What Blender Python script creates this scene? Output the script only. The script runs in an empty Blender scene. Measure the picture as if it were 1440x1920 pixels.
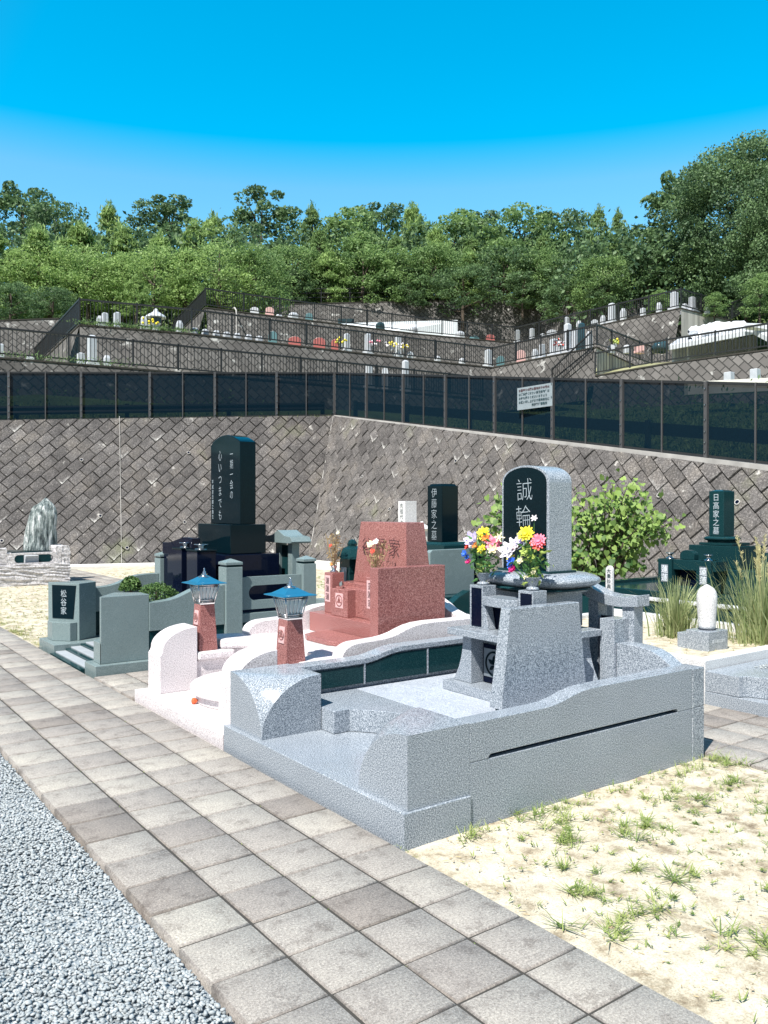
import bpy, bmesh, math, random
import numpy as np
from mathutils import Vector, Matrix
R = math.radians
random.seed(7)
rng = np.random.default_rng(7)
SC = bpy.context.scene
COL = SC.collection

# ------------------------------------------------------------------ camera, sky, sun
EYE = Vector((0, 0, 1.58)); YAW = 0.62962; PITCH = -0.00565; FPX = 1540.0
cam = bpy.data.cameras.new('camera'); camo = bpy.data.objects.new('camera', cam); COL.objects.link(camo)
camo.location = EYE; camo.rotation_euler = (math.pi / 2 + PITCH, 0, -YAW)
cam.sensor_fit = 'HORIZONTAL'; cam.sensor_width = 36; cam.lens = 36 * FPX / 1440
cam.clip_start = 0.05; cam.clip_end = 2000
SC.camera = camo
SC.view_settings.view_transform = 'Standard'; SC.view_settings.look = 'None'
SC.view_settings.exposure = 0.70; SC.view_settings.gamma = 1
SUN_AZ = math.atan2(-0.92, -0.39); SUN_EL = R(56)
W = bpy.data.worlds.new('World'); SC.world = W; W.use_nodes = True
nt = W.node_tree; nt.nodes.clear()
out = nt.nodes.new('ShaderNodeOutputWorld'); bg = nt.nodes.new('ShaderNodeBackground')
sky = nt.nodes.new('ShaderNodeTexSky'); sky.sky_type = 'NISHITA'; sky.sun_disc = False
sky.sun_elevation = SUN_EL; sky.sun_rotation = SUN_AZ % (2 * math.pi)
sky.air_density = 1.0; sky.dust_density = 0.3; sky.ozone_density = 3.0
tint = nt.nodes.new('ShaderNodeMix'); tint.data_type = 'RGBA'; tint.blend_type = 'MULTIPLY'; tint.inputs[0].default_value = 1
geo = nt.nodes.new('ShaderNodeNewGeometry'); sep = nt.nodes.new('ShaderNodeSeparateXYZ')
rmp = nt.nodes.new('ShaderNodeValToRGB')       # deeper cyan above ~22 degrees of elevation
rmp.color_ramp.elements[0].position = 0.0; rmp.color_ramp.elements[0].color = (1.35, 1.50, 1.28, 1)
e = rmp.color_ramp.elements.new(0.36); e.color = (0.80, 1.66, 1.60, 1)
e = rmp.color_ramp.elements.new(0.405); e.color = (0.0, 1.62, 1.72, 1)
rmp.color_ramp.elements[-1].position = 0.75; rmp.color_ramp.elements[-1].color = (0.0, 1.65, 1.75, 1)
neg = nt.nodes.new('ShaderNodeVectorMath'); neg.operation = 'SCALE'; neg.inputs['Scale'].default_value = -1
nt.links.new(geo.outputs['Incoming'], neg.inputs[0]); nt.links.new(neg.outputs[0], sep.inputs[0])
nt.links.new(sep.outputs['Z'], rmp.inputs[0])
dotn = nt.nodes.new('ShaderNodeVectorMath'); dotn.operation = 'DOT_PRODUCT'; dotn.inputs[1].default_value = (-0.92, -0.39, 0.15)
nt.links.new(neg.outputs[0], dotn.inputs[0])
near = nt.nodes.new('ShaderNodeMapRange'); near.inputs[1].default_value = -0.45; near.inputs[2].default_value = 0.15   # paler, milkier sky on the sun's side
nt.links.new(dotn.outputs['Value'], near.inputs[0])
side = nt.nodes.new('ShaderNodeMix'); side.data_type = 'RGBA'; side.inputs[7].default_value = (0.60, 0.62, 0.58, 1)
nt.links.new(near.outputs[0], side.inputs[0]); nt.links.new(rmp.outputs[0], side.inputs[6])
nt.links.new(sky.outputs[0], tint.inputs[6]); nt.links.new(side.outputs[2], tint.inputs[7])
nt.links.new(tint.outputs[2], bg.inputs[0]); bg.inputs[1].default_value = 0.10
nt.links.new(bg.outputs[0], out.inputs[0])
sl = bpy.data.lights.new('sun', 'SUN'); sl.energy = 5.0; sl.angle = R(0.53); sl.color = (1.0, 0.96, 0.9)
so = bpy.data.objects.new('sun', sl); COL.objects.link(so)
SD = Vector((math.sin(SUN_AZ) * math.cos(SUN_EL), math.cos(SUN_AZ) * math.cos(SUN_EL), math.sin(SUN_EL)))
so.rotation_euler = SD.to_track_quat('Z', 'Y').to_euler(); so.location = (0, 0, 30)

FWD = Vector((math.sin(YAW) * math.cos(PITCH), math.cos(YAW) * math.cos(PITCH), math.sin(PITCH)))
RGT = Vector((math.cos(YAW), -math.sin(YAW), 0)); UPV = RGT.cross(FWD)
def at(px, py, d):
    """a place on the hillside: bearing px, elevation py, d metres out"""
    return EYE + (FWD + RGT * ((px - 720) / FPX) + UPV * ((960 - py) / FPX)) * d
def at_z(px, z, d):
    p = at(px, 960, d); return Vector((p.x, p.y, z))

# ------------------------------------------------------------------ materials
def new_mat(name):
    m = bpy.data.materials.new(name); m.use_nodes = True
    return m, m.node_tree, m.node_tree.nodes['Principled BSDF']
def N(t, k, **kw):
    n = t.nodes.new(k)
    for a, b in kw.items(): setattr(n, a, b)
    return n
def coords(t, scale=1.0, kind='Object'):
    tc = N(t, 'ShaderNodeTexCoord'); mp = N(t, 'ShaderNodeMapping')
    mp.inputs['Scale'].default_value = (scale,) * 3 if not isinstance(scale, tuple) else scale
    t.links.new(tc.outputs[kind], mp.inputs[0]); return mp.outputs[0]
def noise(t, v, scale, detail=3, rough=.5):
    n = N(t, 'ShaderNodeTexNoise'); n.inputs['Scale'].default_value = scale
    n.inputs['Detail'].default_value = detail; n.inputs['Roughness'].default_value = rough
    t.links.new(v, n.inputs['Vector']); return n.outputs['Fac']
def ramp(t, f, stops, interp='LINEAR'):
    r = N(t, 'ShaderNodeValToRGB'); cr = r.color_ramp; cr.interpolation = interp
    while len(cr.elements) < len(stops): cr.elements.new(.5)
    for e, (p, c) in zip(cr.elements, stops):
        e.position = p; e.color = (*c, 1) if len(c) == 3 else c
    t.links.new(f, r.inputs[0]); return r.outputs[0]
def mix(t, f, a, b, mode='MIX'):
    m = N(t, 'ShaderNodeMix', data_type='RGBA', blend_type=mode)
    for s, v in ((0, f), (6, a), (7, b)):
        if isinstance(v, (int, float)): m.inputs[s].default_value = v
        elif isinstance(v, tuple): m.inputs[s].default_value = (*v, 1)
        else: t.links.new(v, m.inputs[s])
    return m.outputs[2]
def bump(t, b, h, strength=.3, dist=.01):
    n = N(t, 'ShaderNodeBump'); n.inputs['Strength'].default_value = strength
    n.inputs['Distance'].default_value = dist
    t.links.new(h, n.inputs['Height']); t.links.new(n.outputs[0], b.inputs['Normal'])
def granite(name, base, dark, light, rough=.25, scale=170, contrast=.09, blot=.06):
    m, t, b = new_mat(name); v = coords(t)
    f = noise(t, v, scale, 2.5, .75)
    c = ramp(t, f, [(.5 - contrast * 1.25, dark), (.5 - contrast * .3, base), (.5 + contrast * .35, base), (.5 + contrast * 1.3, light)])
    g = noise(t, v, 2.3, 3)
    c2 = ramp(t, g, [(.3, (1 - blot,) * 3), (.7, (1 + blot,) * 3)])
    c = mix(t, 1.0, c, c2, 'MULTIPLY')
    t.links.new(c, b.inputs['Base Color'])
    r = ramp(t, noise(t, v, 9, 3), [(.3, (rough * .8,) * 3), (.7, (rough * 1.25,) * 3)])
    t.links.new(r, b.inputs['Roughness']); b.inputs['IOR'].default_value = 1.5; b.inputs['Specular IOR Level'].default_value = .3 if base[0] > .02 else .12
    return m
def plain(name, col, rough=.5, metal=0.0, var=.08, scale=6):
    m, t, b = new_mat(name); v = coords(t); f = noise(t, v, scale, 4)
    c = ramp(t, f, [(.3, tuple(x * (1 - var) for x in col)), (.7, tuple(min(1, x * (1 + var)) for x in col))])
    t.links.new(c, b.inputs['Base Color']); b.inputs['Roughness'].default_value = rough
    b.inputs['Metallic'].default_value = metal; return m
M = {}
M['grey'] = granite('grey_granite', (.255, .29, .33), (.075, .10, .13), (.52, .56, .61), .2, 165, .077)
M['paving'] = granite('grey_granite_floor', (.40, .44, .50), (.24, .28, .34), (.60, .64, .70), .4, 130)
M['pink'] = granite('pale_pink_granite', (.66, .615, .625), (.36, .33, .345), (.88, .85, .86), .4, 140)
M['red'] = granite('red_granite', (.295, .115, .105), (.11, .04, .042), (.50, .27, .25), .18, 170)
M['green'] = granite('grey_green_granite', (.185, .245, .25), (.11, .155, .165), (.28, .34, .345), .25, 230)
M['black'] = granite('black_granite', (.0015, .010, .016), (.001, .005, .008), (.006, .018, .024), .06, 260)
M['dkgreen'] = granite('dark_green_granite', (.005, .034, .040), (.004, .016, .02), (.03, .075, .08), .1, 200)
M['navy'] = granite('black_glossy_granite', (.002, .005, .018), (.002, .004, .01), (.01, .014, .03), .05, 260)
M['white'] = granite('white_granite', (.62, .62, .62), (.45, .45, .46), (.8, .8, .8), .45, 90)
M['farwhite'] = plain('weathered_white_stone', (.5, .53, .57), .5)
M['farred'] = plain('far_red_stone', (.38, .12, .11), .3)
M['farteal'] = plain('far_green_stone', (.10, .2, .22), .3)
M['farpink'] = plain('far_pink_stone', (.6, .38, .36), .4)
M['fardark'] = plain('far_dark_stone', (.03, .06, .07), .2)
M['concrete'] = plain('concrete', (.40, .39, .37), .85, 0, .2, 3)
M['brightconcrete'] = plain('bright_concrete', (.68, .67, .63), .9, 0, .12, 2)
M['steel'] = plain('polished_steel', (.62, .62, .62), .18, 1.0)
M['bronze'] = plain('dark_bronze_metal', (.035, .034, .034), .4, .5)
M['rail'] = plain('dark_brown_painted_metal', (.028, .03, .032), .45, .3)
M['postgrey'] = plain('greybrown_fence_post', (.085, .085, .088), .5, .3)
M['letterwhite'] = plain('white_engraving_paint', (.75, .8, .85), .6)
M['letterred'] = plain('dark_engraving_cut', (.06, .02, .025), .6)
M['carve'] = plain('carved_pale_surface', (.62, .40, .40), .7)
M['carvegrey'] = plain('carved_grey_surface', (.16, .19, .22), .6)
M['blueroof'] = plain('sky_tinted_steel', (.025, .19, .33), .3, .4)  # steel whose blue sky reflection is put into the base colour
M['soil'] = plain('plot_soil', (.30, .25, .18), .95)
M['orange'] = plain('orange_paper', (.75, .12, .04), .6)
M['tarp'] = plain('white_tarpaulin', (.78, .8, .84), .5, 0, .1, 1.5)
M['wood'] = plain('dried_wood', (.25, .18, .1), .8)
M['bark'] = plain('tree_bark', (.09, .07, .055), .9, 0, .3, 4)
M['asphalt'] = plain('asphalt', (.10, .10, .105), .9, 0, .15, 2)
M['hillgrass'] = plain('hillside_grass', (.075, .115, .035), .95, 0, .45, .9)
def glass(name):
    m, t, b = new_mat(name); b.inputs['Base Color'].default_value = (.75, .85, .86, 1)
    b.inputs['Roughness'].default_value = .12; b.inputs['Transmission Weight'].default_value = .35
    return m
M['glass'] = glass('frosted_lantern_glass')

def leafmat(name, c1, c2, trans=.25, rough=.55):
    m, t, b = new_mat(name)
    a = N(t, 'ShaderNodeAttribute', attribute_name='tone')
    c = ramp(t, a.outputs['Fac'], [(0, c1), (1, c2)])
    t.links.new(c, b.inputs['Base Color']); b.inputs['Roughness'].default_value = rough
    b.inputs['Specular IOR Level'].default_value = .35
    tr = N(t, 'ShaderNodeBsdfTranslucent'); t.links.new(c, tr.inputs[0])
    mx = N(t, 'ShaderNodeMixShader'); mx.inputs[0].default_value = trans
    o = t.nodes['Material Output']
    t.links.new(b.outputs[0], mx.inputs[1]); t.links.new(tr.outputs[0], mx.inputs[2]); t.links.new(mx.outputs[0], o.inputs[0])
    return m
M['leaf_light'] = leafmat('light_pine_foliage', (.14, .25, .085), (.39, .55, .19), .4)
M['leaf_mid'] = leafmat('mid_green_foliage', (.09, .18, .07), (.28, .42, .15), .4)
M['leaf_dark'] = leafmat('dark_broadleaf_foliage', (.04, .09, .052), (.18, .29, .12), .35)
M['leaf_shrub'] = leafmat('heart_leaf_foliage', (.045, .12, .03), (.35, .49, .13), .3)
M['leaf_hedge'] = leafmat('clipped_bush_foliage', (.04, .10, .03), (.14, .24, .07), .2)
M['grassblade'] = leafmat('weed_blades', (.13, .22, .05), (.42, .48, .17), .35)
M['drygrass'] = leafmat('pampas_blades', (.20, .26, .09), (.55, .50, .26), .3)
M['reed'] = leafmat('grey_green_blades', (.18, .25, .09), (.52, .55, .30), .35)
for k, c in dict(yellow=(.85, .72, .04), fpink=(.85, .22, .32), fwhite=(.85, .82, .86), fred=(.8, .09, .06), fblue=(.04, .16, .7),
                 fmagenta=(.5, .01, .15), lilac=(.62, .55, .85), forange=(.8, .28, .06), stem=(.06, .17, .04), palegreen=(.35, .45, .1), dry=(.42, .32, .17), cream=(.8, .74, .5)).items():
    M[k] = plain('petal_' + k, c, .6)

def paver_mat():
    m, t, b = new_mat('concrete_pavers'); v = coords(t)
    a = N(t, 'ShaderNodeAttribute', attribute_name='tone')
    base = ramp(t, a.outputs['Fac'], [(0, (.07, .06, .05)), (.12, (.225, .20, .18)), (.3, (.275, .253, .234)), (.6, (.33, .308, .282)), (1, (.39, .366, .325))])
    g = ramp(t, noise(t, v, 105, 5, .9), [(.34, (.42, .41, .40)), (.46, (.9, .9, .9)), (.54, (1.1, 1.1, 1.1)), (.66, (1.75, 1.75, 1.72))])
    c = mix(t, 1, base, g, 'MULTIPLY')
    s = ramp(t, noise(t, v, 9, 8, .72), [(.36, (.58, .56, .55)), (.46, (.93, .93, .93)), (.7, (1.13, 1.13, 1.11))])
    c = mix(t, .85, c, s, 'MULTIPLY')
    t.links.new(c, b.inputs['Base Color']); b.inputs['Roughness'].default_value = .9
    bump(t, b, noise(t, v, 120, 4, .75), .9, .005); return m
M['paver'] = paver_mat()
def sand_mat():
    m, t, b = new_mat('dry_sand'); v = coords(t)
    c = ramp(t, noise(t, v, 7, 10, .72), [(.33, (.20, .155, .10)), (.41, (.37, .315, .225)), (.48, (.52, .465, .355)), (.57, (.60, .545, .435)), (.72, (.70, .655, .555))])
    g = ramp(t, noise(t, v, 120, 3, .8), [(.32, (.62, .6, .56)), (.5, (1, 1, 1)), (.7, (1.12, 1.12, 1.12))])
    c = mix(t, 1, c, g, 'MULTIPLY')
    t.links.new(c, b.inputs['Base Color']); b.inputs['Roughness'].default_value = .95
    bump(t, b, noise(t, v, 60, 5, .7), .6, .012); return m
M['sand'] = sand_mat()
def gravel_mat():
    m, t, b = new_mat('blue_grey_gravel')
    a = N(t, 'ShaderNodeAttribute', attribute_name='tone')
    c = ramp(t, a.outputs['Fac'], [(0, (.24, .265, .275)), (.5, (.35, .38, .39)), (.93, (.46, .485, .495)), (1, (.8, .8, .78))])
    c = mix(t, 1, c, ramp(t, noise(t, coords(t), 140, 2), [(.3, (.8,) * 3), (.7, (1.15,) * 3)]), 'MULTIPLY')
    t.links.new(c, b.inputs['Base Color']); b.inputs['Roughness'].default_value = .8; return m
M['gravel'] = gravel_mat()
def block_mat():
    m, t, b = new_mat('weathered_retaining_block'); v = coords(t)
    a = N(t, 'ShaderNodeAttribute', attribute_name='tone')
    base = ramp(t, a.outputs['Fac'], [(0, (.070, .065, .063)), (.5, (.097, .091, .088)), (1, (.130, .122, .118))])
    s = ramp(t, noise(t, v, 1.1, 6, .65), [(.3, (.55, .55, .56)), (.5, (1, 1, 1)), (.7, (1.3, 1.25, 1.15))])
    c = mix(t, 1, base, s, 'MULTIPLY')
    g = ramp(t, noise(t, v, 30, 6, .85), [(.3, (.42,) * 3), (.45, (.85,) * 3), (.54, (1.35,) * 3), (.66, (3.9,) * 3)])
    c = mix(t, 1, c, g, 'MULTIPLY')
    w = ramp(t, noise(t, v, 2.6, 7, .68), [(.635, (0,) * 3), (.70, (.75,) * 3)])          # lime bloom
    st = N(t, 'ShaderNodeAttribute', attribute_name='bloom')
    n2 = ramp(t, noise(t, v, 14, 4, .7), [(.38, (.0,) * 3), (.62, (1.4,) * 3)])
    sm = mix(t, 1, st.outputs['Color'], n2, 'MULTIPLY')
    c = mix(t, w, c, (.62, .60, .56)); c = mix(t, sm, c, (.72, .71, .68))
    mo = ramp(t, noise(t, v, .55, 5, .6), [(.6, (0,) * 3), (.72, (.45,) * 3)])
    c = mix(t, mo, c, (.16, .19, .10))
    t.links.new(c, b.inputs['Base Color']); b.inputs['Roughness'].default_value = .92
    bump(t, b, noise(t, v, 38, 5, .75), .8, .012); return m
M['block'] = block_mat()
M['mortar'] = plain('dark_joint_mortar', (.045, .042, .036), .95)
M['sandpebble'] = plain('sand_coloured_pebble', (.42, .36, .27), .9, 0, .4, 30)
M['steptread'] = plain('pale_grey_step_stone', (.36, .39, .42), .5)
M['walljoint'] = plain('wall_joint', (.055, .052, .048), .95)
def farwall_mat():
    m, t, b = new_mat('far_herringbone_blocks')
    tc = N(t, 'ShaderNodeTexCoord'); mp = N(t, 'ShaderNodeMapping'); mp.inputs['Rotation'].default_value = (0, 0, R(45))
    t.links.new(tc.outputs['UV'], mp.inputs[0])
    br = N(t, 'ShaderNodeTexBrick'); br.inputs['Scale'].default_value = 1; br.inputs['Brick Width'].default_value = .52
    br.inputs['Row Height'].default_value = .36; br.inputs['Mortar Size'].default_value = .028; br.inputs['Mortar Smooth'].default_value = .3
    br.inputs['Color1'].default_value = (.095, .09, .086, 1); br.inputs['Color2'].default_value = (.15, .143, .136, 1)
    br.inputs['Mortar'].default_value = (.04, .04, .038, 1)
    t.links.new(mp.outputs[0], br.inputs[0])
    v = tc.outputs['Object']
    s = ramp(t, noise(t, v, .35, 5, .65), [(.3, (.6,) * 3), (.5, (1,) * 3), (.7, (1.25,) * 3)])
    c = mix(t, 1, br.outputs['Color'], s, 'MULTIPLY')
    w = ramp(t, noise(t, v, 1.6, 3, .6), [(.63, (0,) * 3), (.72, (.9,) * 3)])
    c = mix(t, w, c, (.55, .55, .53))
    t.links.new(c, b.inputs['Base Color']); b.inputs['Roughness'].default_value = .95
    inv = N(t, 'ShaderNodeMath', operation='SUBTRACT'); inv.inputs[0].default_value = 1; t.links.new(br.outputs['Fac'], inv.inputs[1])
    bump(t, b, inv.outputs[0], 1.0, .06); return m
M['farwall'] = farwall_mat()
def streaked():
    m, t, b = new_mat('rain_streaked_concrete'); v = coords(t, (1.6, 1.6, .12))
    c = ramp(t, noise(t, v, 1.2, 4, .6), [(.3, (.22, .22, .21)), (.5, (.42, .41, .38)), (.7, (.6, .59, .55))])
    t.links.new(c, b.inputs['Base Color']); b.inputs['Roughness'].default_value = .9; return m
M['streak'] = streaked()
def screen():
    m, t, b = new_mat('dark_windbreak_mesh'); b.inputs['Base Color'].default_value = (.004, .014, .024, 1)
    b.inputs['Roughness'].default_value = .8; b.inputs['Specular IOR Level'].default_value = 0
    tr = N(t, 'ShaderNodeBsdfTransparent'); mx = N(t, 'ShaderNodeMixShader'); mx.inputs[0].default_value = .93
    o = t.nodes['Material Output']; t.links.new(tr.outputs[0], mx.inputs[1]); t.links.new(b.outputs[0], mx.inputs[2])
    t.links.new(mx.outputs[0], o.inputs[0]); return m
M['screen'] = screen()
def rockmat():
    m, t, b = new_mat('split_green_stone'); v = coords(t, (11, 11, 2.2))
    c = ramp(t, noise(t, v, 1.3, 7, .7), [(.36, (.02, .03, .035)), (.45, (.14, .18, .18)), (.53, (.36, .42, .41)), (.62, (.8, .82, .82))])
    t.links.new(c, b.inputs['Base Color']); b.inputs['Roughness'].default_value = .55
    bump(t, b, noise(t, v, 1.3, 7, .7), 1, .12); return m
M['rock'] = rockmat()
def roughgranite():
    m, t, b = new_mat('rough_split_granite'); v = coords(t)
    c = ramp(t, noise(t, v, 22, 6, .7), [(.3, (.3, .28, .28)), (.5, (.58, .56, .57)), (.7, (.8, .79, .8))])
    t.links.new(c, b.inputs['Base Color']); b.inputs['Roughness'].default_value = .85
    bump(t, b, noise(t, v, 12, 6, .75), 1, .05); return m
M['roughgranite'] = roughgranite()

# ------------------------------------------------------------------ mesh helpers
class MB:
    def __init__(s): s.v = []; s.f = []
    def add(s, vs, fs):
        o = len(s.v); s.v += [tuple(p) for p in vs]; s.f += [tuple(i + o for i in f) for f in fs]; return s
    def box(s, x0, x1, y0, y1, z0, z1):
        return s.add([(x0, y0, z0), (x1, y0, z0), (x1, y1, z0), (x0, y1, z0), (x0, y0, z1), (x1, y0, z1), (x1, y1, z1), (x0, y1, z1)],
                     [(0, 3, 2, 1), (4, 5, 6, 7), (0, 1, 5, 4), (1, 2, 6, 5), (2, 3, 7, 6), (3, 0, 4, 7)])
    def loft(s, a, b):
        n = len(a); return s.add(list(a) + list(b), [tuple(range(n))[::-1], tuple(range(n, 2 * n))] + [(i, (i + 1) % n, n + (i + 1) % n, n + i) for i in range(n)])
    def prism(s, prof, axis, a, b):
        """profile extruded along an axis; Y: prof=(x,z)  X: prof=(y,z)  Z: prof=(x,y)"""
        f = {'Y': lambda p, c: (p[0], c, p[1]), 'X': lambda p, c: (c, p[0], p[1]), 'Z': lambda p, c: (p[0], p[1], c)}[axis]
        return s.loft([f(p, a) for p in prof], [f(p, b) for p in prof])
    def frust(s, cx, cy, z0, z1, w0, w1, d0=None, d1=None):
        d0 = d0 or w0; d1 = d1 or w1
        q = lambda w, d, z: [(cx - w / 2, cy - d / 2, z), (cx + w / 2, cy - d / 2, z), (cx + w / 2, cy + d / 2, z), (cx - w / 2, cy + d / 2, z)]
        return s.loft(q(w0, d0, z0), q(w1, d1, z1))
    def lathe(s, prof, cx, cy, n=24, sx=1, sy=1):
        vs = []
        for r, z in prof:
            for i in range(n):
                a = 2 * math.pi * i / n; vs.append((cx + r * sx * math.cos(a), cy + r * sy * math.sin(a), z))
        fs = [tuple(range(n))[::-1], tuple((len(prof) - 1) * n + i for i in range(n))]
        for k in range(len(prof) - 1):
            for i in range(n):
                j = (i + 1) % n; fs.append((k * n + i, k * n + j, (k + 1) * n + j, (k + 1) * n + i))
        return s.add(vs, fs)
    def tube(s, pts, r, n=6):
        pts = [Vector(p) for p in pts]; rs = r if isinstance(r, (list, tuple)) else [r] * len(pts); vs = []
        for k, p in enumerate(pts):
            d = (pts[min(k + 1, len(pts) - 1)] - pts[max(k - 1, 0)]).normalized()
            u = d.cross(Vector((0, 0, 1)) if abs(d.z) < .9 else Vector((1, 0, 0))).normalized(); w = d.cross(u)
            for i in range(n):
                a = 2 * math.pi * i / n; vs.append(p + (u * math.cos(a) + w * math.sin(a)) * rs[k])
        fs = [tuple(range(n))[::-1], tuple((len(pts) - 1) * n + i for i in range(n))]
        for k in range(len(pts) - 1):
            for i in range(n):
                j = (i + 1) % n; fs.append((k * n + i, k * n + j, (k + 1) * n + j, (k + 1) * n + i))
        return s.add(vs, fs)
    def build(s, name, mat, parent=None, bevel=0.0, smooth=False, loc=None, seg=2):
        me = bpy.data.meshes.new(name); me.from_pydata(s.v, [], s.f)
        bm = bmesh.new(); bm.from_mesh(me); bmesh.ops.recalc_face_normals(bm, faces=bm.faces); bm.to_mesh(me); bm.free()
        return finish(me, name, mat, parent, bevel, smooth, loc, seg)
def rootloc(o):
    while o.parent: o = o.parent
    return o.location.copy()
def finish(me, name, mat, parent=None, bevel=0.0, smooth=False, loc=None, seg=2):
    me.materials.append(mat)
    o = bpy.data.objects.new(name, me); COL.objects.link(o)
    off = Vector((0, 0, 0))
    if parent is not None: off = rootloc(parent); o.parent = parent
    elif loc is not None: off = Vector(loc); o.location = off
    if off.length > 0: me.transform(Matrix.Translation(-off))
    if smooth: me.shade_smooth()
    if bevel:
        b = o.modifiers.new('bevel', 'BEVEL'); b.width = bevel; b.segments = seg; b.limit_method = 'ANGLE'; b.angle_limit = R(35)
    return o
def thing(name, label, cat, loc=(0, 0, 0), group=None):
    o = bpy.data.objects.new(name, None); COL.objects.link(o); o.location = loc; o.empty_display_size = .2
    o['label'] = label; o['category'] = cat
    if group: o['group'] = group
    return o
def tag(o, label, cat, group=None):
    o['label'] = label; o['category'] = cat
    if group: o['group'] = group
    return o
def struct(o, kind='structure'): o['kind'] = kind; return o
def np_mesh(name, v, f, mat, tone=None, parent=None, smooth=False, loc=None, extra=None):
    v = np.asarray(v, np.float32).reshape(-1, 3); f = np.asarray(f, np.int32); k = f.shape[1]
    if parent is not None: v = v - np.array(rootloc(parent), np.float32)
    elif loc is not None: v = v - np.array(loc, np.float32)
    me = bpy.data.meshes.new(name); me.vertices.add(len(v)); me.vertices.foreach_set('co', v.ravel())
    me.loops.add(f.size); me.loops.foreach_set('vertex_index', f.ravel())
    me.polygons.add(len(f)); me.polygons.foreach_set('loop_start', np.arange(0, f.size, k, dtype=np.int32))
    me.polygons.foreach_set('loop_total', np.full(len(f), k, np.int32)); me.update(calc_edges=True)
    if tone is not None:
        a = me.attributes.new('tone', 'FLOAT', 'FACE'); a.data.foreach_set('value', np.asarray(tone, np.float32))
    me.materials.append(mat); o = bpy.data.objects.new(name, me); COL.objects.link(o)
    if parent is not None: o.parent = parent
    elif loc is not None: o.location = loc
    if smooth: me.shade_smooth()
    return o
def copy_tree(o, parent=None):
    c = o.copy(); COL.objects.link(c); c.parent = parent
    for ch in list(o.children): copy_tree(ch, c)
    return c

# lettering: built-in typeface, each line of characters one mesh, slightly proud of the stone
def lettering(chars, origin, right, size, mat, parent, vertical=True, pitch=1.05, out=None, name='lettering', sx=1.0, jitter=0.0, weight=None):
    """origin = top centre of the column (vertical) or left of the row; letters stand on plane (right, Z)"""
    right = Vector(right).normalized(); up = Vector((0, 0, 1)); nrm = out if out else right.cross(up)
    nrm = Vector(nrm).normalized(); vs = []; fs = []
    for i, ch in enumerate(chars):
        if ch == ' ': continue
        c = bpy.data.curves.new('t', 'FONT'); c.body = ch; c.extrude = .02; c.size = 1; c.resolution_u = 2
        c.offset = weight if weight is not None else (-.012 if size > .1 else .004)
        o = bpy.data.objects.new('t', c); COL.objects.link(o); bpy.context.view_layer.update()
        me = bpy.data.meshes.new_from_object(o.evaluated_get(bpy.context.evaluated_depsgraph_get()))
        co = [v.co.copy() for v in me.vertices]
        cx = (min(p.x for p in co) + max(p.x for p in co)) / 2; cy = .38
        tilt = random.uniform(-jitter, jitter)
        base = origin + (-up * size * pitch * (i + .5) if vertical else right * size * pitch * (i + .5))
        off = len(vs)
        for p in co:
            x = (p.x - cx) * sx; y = p.y - cy; x, y = x * math.cos(tilt) - y * math.sin(tilt), x * math.sin(tilt) + y * math.cos(tilt)
            vs.append(base + right * x * size + up * y * size + nrm * (p.z * size * .1))
        fs += [tuple(k + off for k in pl.vertices) for pl in me.polygons]
        bpy.data.objects.remove(o); bpy.data.curves.remove(c); bpy.data.meshes.remove(me)
    me = bpy.data.meshes.new(name); me.from_pydata([tuple(p) for p in vs], [], fs)
    return finish(me, name, mat, parent)
def crest(origin, right, out, r, mat, parent, kind=0, name='crest'):
    """round leaf crest: ring and leaves in low relief"""
    right = Vector(right).normalized(); up = Vector((0, 0, 1)); out = Vector(out).normalized(); o = Vector(origin)
    mb = MB(); n = 28
    P = lambda x, y, h: o + right * x * r + up * y * r + out * h
    for i in range(n):
        a, b = 2 * math.pi * i / n, 2 * math.pi * (i + 1) / n
        q = [(math.cos(t) * k, math.sin(t) * k) for t, k in ((a, 1), (b, 1), (b, .84), (a, .84))]
        mb.loft([P(x, y, 0) for x, y in q], [P(x, y, .003) for x, y in q])
    def leaf(cx, cy, ang, L, w):
        pts = []
        for t in (0, .25, .5, .75, 1): pts.append((t * L, w * math.sin(math.pi * min(1, t * 1.02)) + .01))
        poly = pts + [(x, -y) for x, y in pts[::-1]]
        poly = [(cx + x * math.cos(ang) - y * math.sin(ang), cy + x * math.sin(ang) + y * math.cos(ang)) for x, y in poly]
        mb.loft([P(x, y, 0) for x, y in poly], [P(x, y, .003) for x, y in poly])
    if kind == 0:
        for a in (90, 210, 330): leaf(0, 0, R(a), .74, .17)
        for a in (30, 150, 270): leaf(0, 0, R(a), .5, .1)
    else:
        leaf(0, -.1, R(90), .8, .2); leaf(-.05, -.05, R(150), .68, .16); leaf(.05, -.05, R(30), .68, .16)
        leaf(0, -.15, R(215), .62, .15); leaf(0, -.15, R(325), .62, .15)
    return mb.build(name, mat, parent)

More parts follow.
